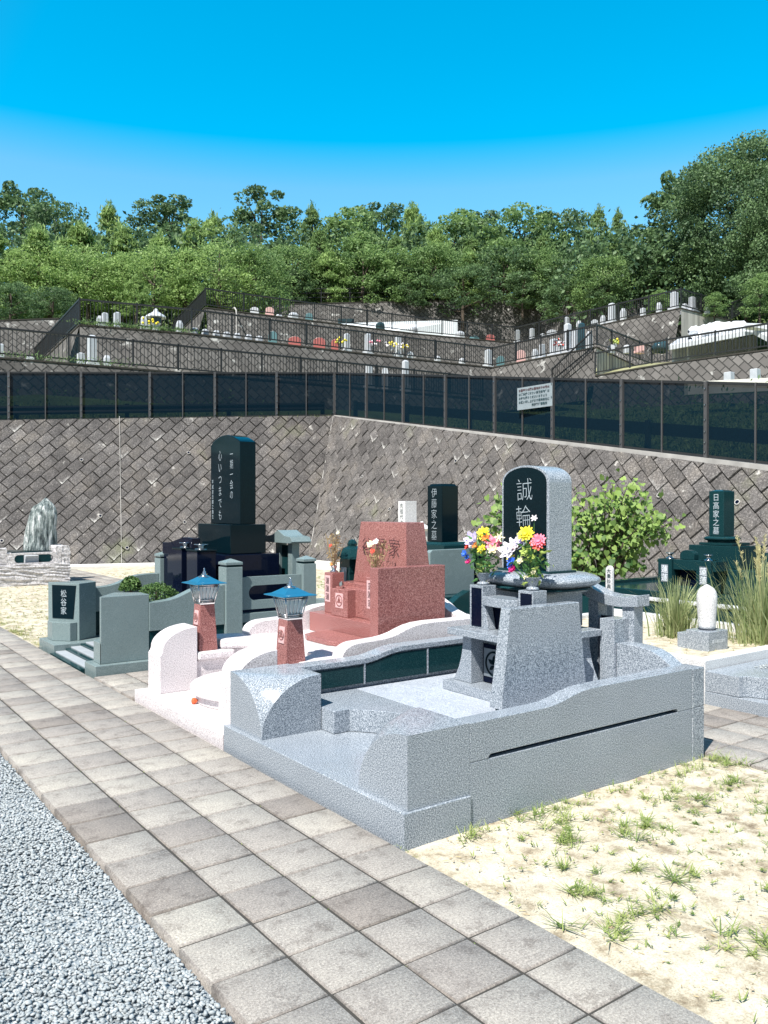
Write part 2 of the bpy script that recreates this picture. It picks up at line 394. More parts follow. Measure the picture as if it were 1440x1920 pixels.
# ------------------------------------------------------------------ ground, paths, gravel
gm = MB(); gm.add([(-30, -30, -.075), (40, -30, -.075), (40, 60, -.075), (-30, 60, -.075)], [(0, 1, 2, 3)])
struct(gm.build('ground', M['sand']))
def sheet(name, x0, x1, y0, y1, z, step, amp, mat, freq=1.6):
    nx = int((x1 - x0) / step) + 1; ny = int((y1 - y0) / step) + 1
    X, Y = np.meshgrid(np.linspace(x0, x1, nx), np.linspace(y0, y1, ny), indexing='ij')
    H = np.zeros_like(X)
    for k in range(26):
        a = rng.uniform(0, 2 * math.pi); f = freq * rng.uniform(1, 14); H += np.sin((X * math.cos(a) + Y * math.sin(a)) * f + rng.uniform(0, 6.28)) / (f ** .6)
    H = H / np.abs(H).max() * amp + rng.normal(0, amp * .06, H.shape)
    v = np.stack([X, Y, z + H], -1).reshape(-1, 3)
    i = (np.arange(nx - 1)[:, None] * ny + np.arange(ny - 1)[None]).ravel()
    f = np.stack([i, i + ny, i + ny + 1, i + 1], 1)
    return struct(np_mesh(name, v, f, mat, smooth=True))
sheet('sand_plot', 2.29, 4.9, -1.2, 3.05, -.022, .03, .012, M['sand'])
sheet('sand_ground', 2.31, 4.78, 9.92, 22.5, -.03, .12, .02, M['sand'])
sheet('sand_ground', 6.0, 12.7, 2.2, 22.0, -.03, .15, .02, M['sand'])
sheet('sand_ground', -8, 4.78, 22.4, 24.5, -.035, .25, .01, M['sand'])

def pavers(name, xs, y0, y1, pitch, z=0.0, thick=.05, phase=0.0):
    vs = []; fs = []; tone = []; g = .0045; b = .0065
    k0 = math.floor((y0 - phase) / pitch); k1 = math.ceil((y1 - phase) / pitch)
    for k in range(k0, k1):
        ya = max(phase + k * pitch, y0); yb = min(phase + (k + 1) * pitch, y1)
        if yb - ya < .03: continue
        for i in range(len(xs) - 1):
            dx, dy = random.uniform(-.002, .002), random.uniform(-.002, .002)
            dx = dx * (i > 0); xa, xb = xs[i] + g + dx, xs[i + 1] - g + dx; y_a, y_b = ya + g * .8 + dy, yb - g * .8 + dy
            za, zb, zc, zd = [z + random.uniform(-.0016, .0016) for _ in range(4)]
            o = len(vs)
            vs += [(xa, y_a, z - thick), (xb, y_a, z - thick), (xb, y_b, z - thick), (xa, y_b, z - thick),
                   (xa, y_a, za - b), (xb, y_a, zb - b), (xb, y_b, zc - b), (xa, y_b, zd - b),
                   (xa + b, y_a + b, za), (xb - b, y_a + b, zb), (xb - b, y_b - b, zc), (xa + b, y_b - b, zd)]
            q = []
            for j in range(4):
                l = (j + 1) % 4; q += [(j, l, 4 + l, 4 + j), (4 + j, 4 + l, 8 + l, 8 + j)]
            q.append((8, 9, 10, 11)); fs += [tuple(x + o for x in f) for f in q]
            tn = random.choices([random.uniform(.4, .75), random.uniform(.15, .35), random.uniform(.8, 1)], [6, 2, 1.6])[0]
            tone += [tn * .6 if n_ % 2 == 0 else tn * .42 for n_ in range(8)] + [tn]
    return struct(np_mesh(name, vs, fs, M['paver'], tone))
XS = [1.130, 1.428, 1.726, 2.024, 2.30]
pavers('paved_path', XS, -1.5, 24, .2805, 0, .11, .009)
jm = MB(); jm.box(1.142, 2.296, -1.5, 24, -.074, -.0065); struct(jm.build('path_bedding', M['mortar']))
XA = [4.80, 5.10, 5.40, 5.70, 5.99]
pavers('back_path', XA, -3, 21.5, .30, -.004, .10, .06)
jm = MB(); jm.box(4.812, 5.982, -3, 21.5, -.074, -.0105); struct(jm.build('path_bedding', M['mortar']))
pavers('cross_path', [2.32 + .3 * i for i in range(9)][:9], 6.78, 7.80, .26, -.004, .06, 6.78)
jm = MB(); jm.box(2.33, 4.72, 6.785, 7.79, -.074, -.0105); struct(jm.build('path_bedding', M['mortar']))
# gutters at the foot of the two retaining walls
gu = MB(); gu.box(11.35, 12.64, 2, 20.9, -.06, .03); struct(gu.build('concrete_gutter', M['brightconcrete'], bevel=.01))
gu = MB(); gu.prism([(11.35, 20.9), (12.62, 21.2), (-6, 26.65), (-6, 25.3)], 'Z', -.06, .03); struct(gu.build('concrete_gutter', M['brightconcrete'], bevel=.01))

# gravel: thousands of pebbles in one bed
def pebble_bed(name, n, x0, x1, y0, y1, zf, smin, smax, kind=True, parent=None, mat=None):
    bm = bmesh.new(); bmesh.ops.create_icosphere(bm, subdivisions=1, radius=1)
    tv = np.array([v.co[:] for v in bm.verts]); tf = np.array([[v.index for v in f.verts] for f in bm.faces]); bm.free()
    nv = len(tv); P = np.stack([rng.uniform(x0, x1, n), rng.uniform(y0, y1, n)], 1)
    S = rng.uniform(smin, smax, (n, 1)) * np.stack([rng.uniform(.9, 1.5, n), rng.uniform(.6, 1, n), rng.uniform(.4, .7, n)], 1) * .5
    A = rng.uniform(0, 6.28, n); T = rng.normal(0, .28, n)
    V = tv[None] * S[:, None] * (1 + rng.normal(0, .09, (n, nv, 1)))
    x = V[..., 0] * np.cos(T)[:, None] - V[..., 2] * np.sin(T)[:, None]; z = V[..., 0] * np.sin(T)[:, None] + V[..., 2] * np.cos(T)[:, None]
    y = V[..., 1]
    X = x * np.cos(A)[:, None] - y * np.sin(A)[:, None] + P[:, :1]; Y = x * np.sin(A)[:, None] + y * np.cos(A)[:, None] + P[:, 1:2]
    Z = z + zf + rng.uniform(-.004, .008, (n, 1)) + .006 * np.sin(P[:, :1] * 5) * np.cos(P[:, 1:2] * 4)
    v = np.stack([X, Y, Z], -1).reshape(-1, 3); f = (tf[None] + (np.arange(n) * nv)[:, None, None]).reshape(-1, 3)
    t = np.clip(rng.normal(.5, .2, n), 0, .93); t[rng.random(n) < .004] = 1
    o = np_mesh(name, v, f, mat or M['gravel'], np.repeat(t, len(tf)), parent=parent, smooth=True)
    if kind: o['kind'] = 'stuff'
    return o
pebble_bed('gravel', 68000, -.4, 1.116, .8, 6.8, -.018, .0115, .020)
gb = MB(); gb.box(-8, 1.122, -4, 24, -.07, -.024); struct(gb.build('gravel_bed', plain('gravel_bed_fines', (.22, .25, .27), .95, 0, .5, 70)))
pebble_bed('gravel', 12000, -2.5, 1.1, 7.2, 16, -.02, .02, .034)

# ------------------------------------------------------------------ near retaining walls
def clip_poly(poly, a, b, c):
    res = []
    for i in range(len(poly)):
        p, q = poly[i], poly[(i + 1) % len(poly)]
        dp = a * p[0] + b * p[1] - c; dq = a * q[0] + b * q[1] - c
        if dp <= 0: res.append(p)
        if (dp <= 0) != (dq <= 0):
            t = dp / (dp - dq); res.append((p[0] + (q[0] - p[0]) * t, p[1] + (q[1] - p[1]) * t))
    return res
def block_wall(root, P0, U, V, lims, size=(.43, .285), flip=False, name='block_face', raise_=.04):
    P0 = Vector(P0); U = Vector(U).normalized(); V = Vector(V).normalized(); Nn = U.cross(V)
    if Nn.dot(EYE - P0) < 0: Nn = -Nn
    big = [(-60, -20), (60, -20), (60, 20), (-60, 20)]
    for l in lims: big = clip_poly(big, *l)
    W3 = lambda s, t, h: tuple(P0 + U * s + V * t + Nn * h)
    back = MB(); k = len(big)
    back.loft([W3(s, t, .0) for s, t in big], [W3(s, t, -.35) for s, t in big])
    back.build('mortar_bed', M['walljoint'], root)
    smin, smax = min(p[0] for p in big), max(p[0] for p in big); tmin, tmax = min(p[1] for p in big), max(p[1] for p in big)
    L, H = size; c45 = math.sqrt(.5); vs = []; fs = []; tone = []; bloom = []
    rad = 60
    for j in range(int(-rad / H), int(rad / H)):
        b0 = j * H
        for i in range(int(-rad / L), int(rad / L)):
            a0 = i * L + (j % 2) * L * .5
            g = .004
            q = [(a0 + g, b0 + g), (a0 + L - g, b0 + g), (a0 + L - g, b0 + H - g), (a0 + g, b0 + H - g)]
            sg = -1 if flip else 1
            q = [((a - b) * c45 * sg, (a + b) * c45) for a, b in q]
            if max(p[0] for p in q) < smin or min(p[0] for p in q) > smax or max(p[1] for p in q) < tmin or min(p[1] for p in q) > tmax: continue
            for l in lims:
                q = clip_poly(q, *l)
                if len(q) < 3: break
            if len(q) < 3: continue
            ar = .5 * abs(sum(q[m][0] * q[(m + 1) % len(q)][1] - q[(m + 1) % len(q)][0] * q[m][1] for m in range(len(q))))
            if ar < .004: continue
            cx = sum(p[0] for p in q) / len(q); cy = sum(p[1] for p in q) / len(q)
            h = raise_ + random.uniform(-.012, .014); tx, ty = random.uniform(-.05, .05), random.uniform(-.05, .05)
            o = len(vs); n = len(q); low = min(range(n), key=lambda m: q[m][1])
            has = random.random() < .055
            for p in q: vs.append(W3(p[0], p[1], 0)); bloom.append(0)
            for m, p in enumerate(q):
                d = math.hypot(p[0] - cx, p[1] - cy); k2 = max(0, 1 - .016 / max(d, .02))
                x, y = cx + (p[0] - cx) * k2, cy + (p[1] - cy) * k2
                vs.append(W3(x, y, h + (x - cx) * tx + (y - cy) * ty)); bloom.append(.75 if has and m == low else 0)
            k3 = .45
            for m, p in enumerate(q):
                x, y = cx + (p[0] - cx) * k3, cy + (p[1] - cy) * k3
                vs.append(W3(x, y, h + .004 + random.uniform(-.006, .006) + (x - cx) * tx + (y - cy) * ty)); bloom.append(0)
            tn = random.gauss(.5, .2)
            for m in range(n):
                l = (m + 1) % n; fs.append((o + m, o + l, o + n + l, o + n + m)); fs.append((o + n + m, o + n + l, o + 2 * n + l, o + 2 * n + m)); tone += [tn, tn]
            fs.append(tuple(o + 2 * n + m for m in range(n))); tone.append(tn)
    me = bpy.data.meshes.new(name); me.from_pydata(vs, [], fs)
    a = me.attributes.new('tone', 'FLOAT', 'FACE'); a.data.foreach_set('value', np.clip(tone, 0, 1).astype(np.float32))
    a = me.attributes.new('bloom', 'FLOAT', 'POINT'); a.data.foreach_set('value', np.array(bloom, np.float32))
    bm = bmesh.new(); bm.from_mesh(me); bmesh.ops.recalc_face_normals(bm, faces=bm.faces); bm.to_mesh(me); bm.free()
    finish(me, name, M['block'], root)
    return W3, Nn
def weep(root, W3, Nn, s, t):
    p = Vector(W3(s, t, .0)); ax = (Nn + Vector((0, 0, .12))).normalized()
    mb = MB(); u = ax.cross(Vector((0, 0, 1))).normalized(); w = ax.cross(u); n = 16
    ring = lambda r, h: [tuple(p + ax * h + (u * math.cos(6.2832 * i / n) + w * math.sin(6.2832 * i / n)) * r) for i in range(n)]
    rs = [ring(.05, -.05), ring(.05, .075), ring(.036, .075), ring(.036, -.02)]
    mb.add([q for r in rs for q in r], [(k * n + i, k * n + (i + 1) % n, (k + 1) * n + (i + 1) % n, (k + 1) * n + i) for k in range(3) for i in range(n)])
    o = mb.build('weep_pipe', M['concrete'], root)
    cap = MB(); cap.add(ring(.038, .071), [tuple(range(n))]); cap.build('bore_shade_disc', M['navy'], o)  # flat black disc paints the shade inside the pipe mouth
bat = .37; CORN = Vector((12.68, 21.24, 0)); TOP = Vector((14.36, 22.50, 4.54))
nL = Vector((.28, .96, 0)); uL = Vector((-.96, .28, 0)).normalized()
vL = (nL * bat + Vector((0, 0, 1))).normalized(); vR = Vector((bat, 0, 1)).normalized()
kk = math.hypot(bat, 1)
wl = thing('retaining_wall', 'long block retaining wall behind the plots, below the straight left part of the mesh fence', 'retaining wall', (4.9, 23.4, 0))
# left wall: s runs left from the corner, t up the batter
cornerL = ((TOP - CORN).dot(uL), (TOP - CORN).dot(vL)); hL = 4.54 * kk
W3, Nn = block_wall(wl, CORN, uL, vL, [(-1, cornerL[0] / cornerL[1], 0), (1, 0, 19), (0, -1, 0.0), (.056, 1, cornerL[1] + .056 * cornerL[0])], flip=True)
for (s, t) in [(.9, .9), (2.3, 2.0), (3.6, 1.2), (3.4, 3.4), (5.9, 1.4), (6.4, 3.1), (8.4, .7), (8.9, 2.3), (8.9, 3.4), (5.2, .45), (11.0, 3.5), (12.4, 2.3), (11.6, .45), (13.6, 1.2)]:
    weep(wl, W3, Nn, s, t)
jt = MB(); a = Vector(W3(5.35, 0, .055)); b = Vector(W3(5.35, 4.25 * kk, .055)); jt.tube([a, b], .009, 4); jt.build('expansion_joint', M['concrete'], wl)
wr = thing('retaining_wall', 'block retaining wall running toward the viewer on the right, below the descending mesh fence', 'retaining wall', (12.68, 10, 0))
uR = Vector((0, -1, 0)); cornerR = ((TOP - CORN).dot(uR), (TOP - CORN).dot(vR))
slR = (4.54 - 2.2) / (22.5 - 7.44) * kk
W3r, Nr = block_wall(wr, CORN, uR, vR, [(-1, cornerR[0] / cornerR[1], 0), (1, 0, 19.4), (0, -1, 0.0), (slR, 1, cornerR[1] + slR * cornerR[0])], flip=True)
for (s, t) in [(1.6, 2.6), (3.4, 1.6), (5.6, 2.9), (7.5, 1.2), (9.5, 2.2), (11.8, 1.9), (13.4, 1.75), (14.6, .62), (16, 1.3), (2.2, .7), (6.0, .8)]:
    weep(wr, W3r, Nr, s, t)
cs = MB(); cs.tube([CORN + Vector((-.03, -.04, 0)), TOP + Vector((-.03, -.04, 0))], .016, 5); cs.build('corner_seam', M['concrete'], wr)

# ------------------------------------------------------------------ dark mesh fence on the wall
def lerp(a, b, t): return a + (b - a) * t
def mesh_fence(label, A, B, n, loc, hang=None, first=True):
    rt = thing('mesh_fence', label, 'fence', loc)
    A = Vector(A); B = Vector(B); d = (B - A); dn = Vector((d.x, d.y, 0)).normalized(); nn = Vector((-dn.y, dn.x, 0)); H = 1.42
    up = Vector((0, 0, 1))
    def bar(mb, P, Q, w, h):
        s = nn * w; v = [P - s, P + s, P + s + up * h, P - s + up * h]; q = [Q - s, Q + s, Q + s + up * h, Q - s + up * h]
        mb.loft(v, q)
    mb = MB(); bar(mb, A + up * (H - .03), B + up * (H - .03), .025, .05); mb.build('top_rail', M['rail'], rt)
    mb = MB(); bar(mb, A + up * .02, B + up * .02, .025, .05); mb.build('bottom_rail', M['rail'], rt)
    mb = MB(); mb.add([A + up * .05, B + up * .05, B + up * (H - .03), A + up * (H - .03)], [(0, 1, 2, 3)]); mb.build('mesh_screen', M['screen'], rt)
    for i in range(2 * n + 1):
        P = lerp(A, B, i / (2 * n)); w = .034 if i % 2 == 0 else .014
        toward = nn if nn.dot(EYE - P) > 0 else -nn
        P = P + toward * .03
        mb = MB(); q = [P + dn * w + toward * w, P - dn * w + toward * w, P - dn * w - toward * w, P + dn * w - toward * w]
        mb.loft([x - up * .1 for x in q], [x + up * (H + .02) for x in q])
        p = mb.build('post', M['postgrey'], rt)
        if i % 2 == 0:
            for hz in (.12, .3, .5, .72, 1.0, 1.3):
                bb = MB(); c = P + toward * (w + .008) + up * hz; bb.loft([c + dn * .014 - up * .014, c - dn * .014 - up * .014, c - dn * .014 + up * .014, c + dn * .014 + up * .014],
                    [c + dn * .01 - up * .01 + toward * .012, c - dn * .01 - up * .01 + toward * .012, c - dn * .01 + up * .01 + toward * .012, c + dn * .01 + up * .01 + toward * .012]); bb.build('bolt', M['steel'], p)
    return rt
FC = Vector((14.55, 22.70, 4.56))
mesh_fence('dark mesh fence on the left wall, running level from the left edge to the corner', (FC + uL * 19.5 + Vector((0, 0, -1.05))), FC, 10, (6, 25, 4))
mesh_fence('dark mesh fence on the right wall, stepping down toward the right edge', FC, (13.62, 2.9, 1.60), 10, (13.8, 10, 2.6))
# coping under the right fence
cp = MB(); cp.loft([(13.47, 2.9, 1.50), (13.75, 2.9, 1.50), (13.75, 2.9, 1.60), (13.47, 2.9, 1.60)], [(14.32, 22.4, 4.46), (14.6, 22.4, 4.46), (14.6, 22.4, 4.56), (14.32, 22.4, 4.56)])
cp.build('coping', M['concrete'], wr)
c0 = TOP + nL * .1; c1 = c0 + uL * 19.5 + Vector((0, 0, -1.05)); cp = MB()
cp.loft([c0 - nL * .14 - Vector((0, 0, .09)), c0 + nL * .14 - Vector((0, 0, .09)), c0 + nL * .14, c0 - nL * .14], [c1 - nL * .14 - Vector((0, 0, .09)), c1 + nL * .14 - Vector((0, 0, .09)), c1 + nL * .14, c1 - nL * .14]); cp.build('coping', M['block'], wl)

# road, guardrail and verge behind the mesh fence
rd = MB(); e0 = TOP + nL * .2; e1 = e0 + uL * 24 + Vector((0, 0, -1.3))
rd.add([e0 - Vector((0, 0, .12)), e1 - Vector((0, 0, .12)), e1 + nL * 6 - Vector((0, 0, .12)), Vector((21.5, 27.0, 4.42))], [(0, 1, 2, 3)])
rd.add([e0 - Vector((0, 0, .12)), Vector((21.5, 27, 4.42)), Vector((20.5, 0, 1.2)), Vector((13.6, 0, 1.05))], [(0, 1, 2, 3)])
struct(rd.build('hill_road', M['asphalt']))
def guardrail(label, A, B, n):
    rt = thing('guard_rail', label, 'guard rail', tuple(A)); A = Vector(A); B = Vector(B); up = Vector((0, 0, 1))
    d = (B - A).normalized(); nn = Vector((-d.y, d.x, 0)).normalized(); mb = MB()
    prof = [(0, .42), (.05, .47), (0, .55), (.05, .62), (0, .68), (-.03, .68), (-.03, .42)]
    mb.loft([A + nn * x + up * z for x, z in prof], [B + nn * x + up * z for x, z in prof]); mb.build('beam', M['bronze'], rt)
    for i in range(n + 1):
        P = lerp(A, B, i / n) + nn * -.1; mb = MB(); mb.lathe([(.07, P.z - .2), (.07, P.z + .72)], P.x, P.y, 10); mb.build('post', M['bronze'], rt)
guardrail('brown guard rail beyond the left part of the mesh fence', TOP + nL * 1.2 + Vector((0, 0, -.1)), TOP + nL * 1.2 + uL * 19 + Vector((0, 0, -1.13)), 6)
guardrail('brown guard rail beyond the right part of the mesh fence', (15.4, 22.6, 4.4), (14.6, 2, 1.45), 7)

# ------------------------------------------------------------------ terraces of the hillside
def uv_quad_mesh(name, quads, mat, parent):
    """quads = list of (a,b,c,d) with a-b along the foot, c-d along the top; UV in metres"""
    me = bpy.data.meshes.new(name); vs = []; fs = []; uvs = []; s0 = 0
    for a, b, c, d in quads:
        a, b, c, d = map(Vector, (a, b, c, d)); o = len(vs); vs += [a, b, c, d]; fs.append((o, o + 1, o + 2, o + 3))
        u = (b - a); L = u.length; u = u.normalized()
        for p in (a, b, c, d):
            q = p - a; s = q.dot(u); uvs.append((s0 + s, (q - u * s).length + 0.0)) 
        s0 += L
    me.from_pydata([tuple(v) for v in vs], [], fs); l = me.uv_layers.new(name='UVMap')
    for i, uv in enumerate(uvs): l.data[i].uv = uv
    return finish(me, name, mat, parent)
def terrace_wall(label, tops, drop, batter=.3, mats='farwall'):
    """tops: top-edge points left to right (seen from the viewer); the face leans back"""
    tops = [Vector(t) for t in tops]; rt = thing('retaining_wall', label, 'retaining wall', tuple(tops[0] - Vector((0, 0, drop)))); feet = []
    ns = []
    for i in range(len(tops) - 1):
        d = tops[i + 1] - tops[i]; n = Vector((d.y, -d.x, 0)).normalized()
        if n.dot(EYE - tops[i]) < 0: n = -n
        ns.append(n)
    for i, t in enumerate(tops):
        if i == 0: n = ns[0]
        elif i == len(tops) - 1: n = ns[-1]
        else:
            n = ns[i - 1] + ns[i]; n = n / max(.3, n.dot(ns[i]))
        feet.append(t + n * batter * drop - Vector((0, 0, drop)))
    uv_quad_mesh('block_face', [(feet[i], feet[i + 1], tops[i + 1], tops[i]) for i in range(len(tops) - 1)], M[mats], rt)
    cap = MB()
    for i in range(len(tops) - 1):
        a, b = tops[i], tops[i + 1]; n = ns[i]; z = Vector((0, 0, .07))
        cap.loft([a + n * .04, a - n * .3, a - n * .3 + z, a + n * .04 + z], [b + n * .04, b - n * .3, b - n * .3 + z, b + n * .04 + z])
    cap.build('coping', M['mortar'], rt)
    return rt
def terrace_floor(name, pts, mat='hillgrass'):
    me = MB(); me.add(pts, [tuple(range(len(pts)))]); o = me.build(name, M[mat])
    for p in o.data.polygons: pass
    return struct(o)
def railing(label, pts, h=1.1, spacing=2.2, pick=.16, mat='rail', solid=False):
    pts = [Vector(p) for p in pts]; rt = thing('railing', label, 'railing', tuple(pts[0])); up = Vector((0, 0, 1))
    for i in range(len(pts) - 1):
        A, B = pts[i], pts[i + 1]; d = (B - A); L = d.length; dn = d.normalized(); nn = Vector((-dn.y, dn.x, 0)).normalized()
        for z, w in ((h, .035), (.08, .025)):
            mb = MB(); s = nn * w; v = up * w * 1.2
            mb.loft([A + up * z - s - v, A + up * z + s - v, A + up * z + s + v, A + up * z - s + v], [B + up * z - s - v, B + up * z + s - v, B + up * z + s + v, B + up * z - s + v])
            mb.build('rail', M[mat], rt)
        n = max(1, round(L / spacing))
        for k in range(n + 1):
            if k == n and i < len(pts) - 2: continue
            P = lerp(A, B, k / n); mb = MB(); w = .035; q = [P + dn * w + nn * w, P - dn * w + nn * w, P - dn * w - nn * w, P + dn * w - nn * w]
            mb.loft([x for x in q], [x + up * (h + .09) for x in q]); mb.build('post', M[mat], rt)
        m = int(L / pick); mb = MB(); w = .013
        for k in range(1, m):
            P = lerp(A, B, k / m); q = [P + dn * w + nn * w, P - dn * w + nn * w, P - dn * w - nn * w, P + dn * w - nn * w]
            mb.loft([x + up * .08 for x in q], [x + up * h for x in q])
        if mb.v: mb.build('pickets', M[mat], rt)
    return rt
Z1, Z2, Z3 = 7.6, 10.2, 14.3
E1 = [at_z(-420, Z1, 29.5), at_z(0, Z1, 33.3), at_z(250, Z1, 35.9), at_z(632, Z1, 41), at_z(905, Z1, 46.0)]
E2 = [at_z(150, Z2, 39), at_z(360, Z2, 41.0), at_z(700, Z2, 46.6), at_z(923, Z2, 50.9), at_z(1118, Z2, 44.4)]
E3 = [at_z(386, Z3, 52.5), at_z(590, Z3, 56.3), at_z(780, Z3, 60.4), at_z(967, Z3, 63.8), at_z(1276, Z3, 52.6)]
def edge_depth(E, px):
    pr = []
    for p in E:
        v = p - EYE; d = v.dot(FWD); pr.append((720 + FPX * v.dot(RGT) / d, d))
    for (a, da), (b, db) in zip(pr, pr[1:]):
        if a <= px <= b: return da + (db - da) * (px - a) / (b - a)
    return pr[0][1] if px < pr[0][0] else pr[-1][1]
terrace_wall('block wall under the lowest hillside railing, grass along its top', E1, 3.6)
terrace_wall('block wall of the middle terrace, bending in a V near the centre', E2, 2.9)
terrace_wall('block wall of the upper terrace, with a pale corner on the right', E3, 4.4)
L2 = [at_z(60, Z2, 52), E2[0]]
terrace_wall('short return wall at the left end of the middle terrace', L2, 2.8, .3)
L3 = [at_z(325, Z3, 62), E3[0]]
terrace_wall('short return wall at the left end of the upper terrace', L3, 4.3, .3)
# concrete returns on the right
terrace_wall('streaked concrete wall end under the railing corner of the middle terrace', [E2[-1] + Vector((0, 0, -.02)), at_z(1188, Z2, 50)], 3.4, .02, 'streak')
terrace_wall('tall streaked concrete wall end behind the white tarpaulins', [E3[-1] + Vector((0, 0, -.02)), at_z(1375, Z3, 56.5)], 4.6, .02, 'streak')
# top walls below the wood
E4 = [at(500, 572, 72), at(700, 567, 75), at(1040, 563, 77), at(1130, 575, 66), at(1290, 560, 70)]
terrace_wall('highest block wall, just under the trees', E4, 6.0, .3)
E4b = [at(-60, 604, 50), at(110, 598, 52), at(150, 600, 56)]
terrace_wall('leftmost high block wall, half covered by overhanging trees', E4b, 6.5, .3)
# terrace floors
def floor_behind(E, back, z, name):
    pts = list(E) + [p + (Vector((FWD.x, FWD.y, 0))) * back + Vector((0, 0, .0)) for p in E[::-1]]
    return terrace_floor(name, [Vector((p.x, p.y, z + .02)) for p in pts], 'soilgrass')
M['soilgrass'] = plain('terrace_soil_and_grass', (.26, .26, .14), .95, 0, .4, .8)
for i, (E, bk, z) in enumerate(((E1, 14, Z1), (E2, 16, Z2), (E3, 18, Z3))): floor_behind(E, bk, z, 'terrace')
# valley between terraces: big slope mesh under and behind everything
def slope(name, rows, mat):
    vs = [p for r in rows for p in r]; n = len(rows[0]); fs = []
    for i in range(len(rows) - 1):
        for j in range(n - 1): fs.append((i * n + j, i * n + j + 1, (i + 1) * n + j + 1, (i + 1) * n + j))
    mb = MB(); mb.add(vs, fs); o = mb.build(name, M[mat], smooth=True); return struct(o)
PX = [-900, -300, 100, 500, 900, 1300, 1700, 2300]
rows = []
for d, z in ((31, 3.9), (36, 5.0), (44, 6.6), (52, 7.6), (60, 9.0), (70, 11.0), (78, 13.0), (80, 20.0), (92, 25), (105, 28), (140, 24)):
    row = []
    for px in PX:
        zz = z
        if px >= 1300: zz += min(3, (px - 1200) / 300) * (1 if d > 45 else 0) - (1.6 if d < 40 else 0)
        if px <= 100 and 45 < d < 80: zz += 1.5
        row.append(at_z(px, zz, d if px < 1500 else d * .9))
    rows.append(row)
slope('hillside', rows, 'hillgrass')
slope('verge', [[e1 + nL * 5.8 + Vector((0, 0, -.2)), Vector((8, 31, 4.2)), Vector((21.3, 26.8, 4.3)), Vector((20.6, 12, 2.4)), Vector((20.3, -2, .8))],
                [at_z(-420, 6.6, 31), at_z(300, 6.0, 35), at_z(900, 6.4, 43), at_z(1350, 5.9, 34), at_z(2200, 5.0, 30)]], 'hillgrass')
# railings
railing('lowest hillside railing, sloping down behind the mesh fence', [p + Vector((0, 0, .14)) for p in E1])
railing('middle terrace railing bending in a V at the centre', [p + Vector((0, 0, .14)) for p in E2] + [at_z(1222, Z2 + .14, 50.5)])
railing('upper terrace railing bending in a V right of the centre', [p + Vector((0, 0, .14)) for p in E3] + [at_z(1350, Z3 + .14, 55.5)])
railing('dense dark railing on the left return of the middle terrace', [p + Vector((0, 0, .14)) for p in L2], pick=.09)
railing('dense dark railing on the left return of the upper terrace', [p + Vector((0, 0, .14)) for p in L3], pick=.09)
railing('stair railing rising to the left of the concrete wall end', [at_z(1035, 8.2, 46), at_z(1108, 9.9, 44.2)], pick=.14)
railing('far sloping railing at the right edge under the trees', [at(1345, 612, 56), at(1425, 572, 60), at(1500, 560, 62)], pick=.2)
E5 = [at(1116, 706, 44), at(1250, 683, 41.5), at(1440, 657, 38), at(1620, 635, 35)]
terrace_wall('dark block wall at the right under a long sloping railing', E5, 3.2, .3)
railing('long sloping railing in front of the white tarpaulins', [p + Vector((0, 0, .14)) for p in E5])
terrace_floor('terrace', [p + Vector((0, 0, .02)) for p in E5] + [at(1700, 648, 47), at(1450, 662, 50), at(1118, 690, 55)], 'soilgrass')
# pipe fence at the foot of the wood
def pipe_fence(label, A, B, n):
    rt = thing('pipe_fence', label, 'fence', tuple(A)); up = Vector((0, 0, 1))
    for z in (.35, .75, 1.15): mb = MB(); mb.tube([A + up * z, B + up * z], .05, 6); mb.build('pipe', M['rail'], rt)
    for i in range(n + 1):
        P = lerp(A, B, i / n); mb = MB(); mb.tube([P - up * .2, P + up * 1.25], .05, 6); mb.build('post', M['rail'], rt)
pipe_fence('dark pipe fence above the highest wall, left stretch', at(520, 566, 74), at(735, 564, 76.5), 8)
pipe_fence('dark pipe fence above the highest wall, right stretch', at(860, 561, 77), at(1050, 560, 77), 7)

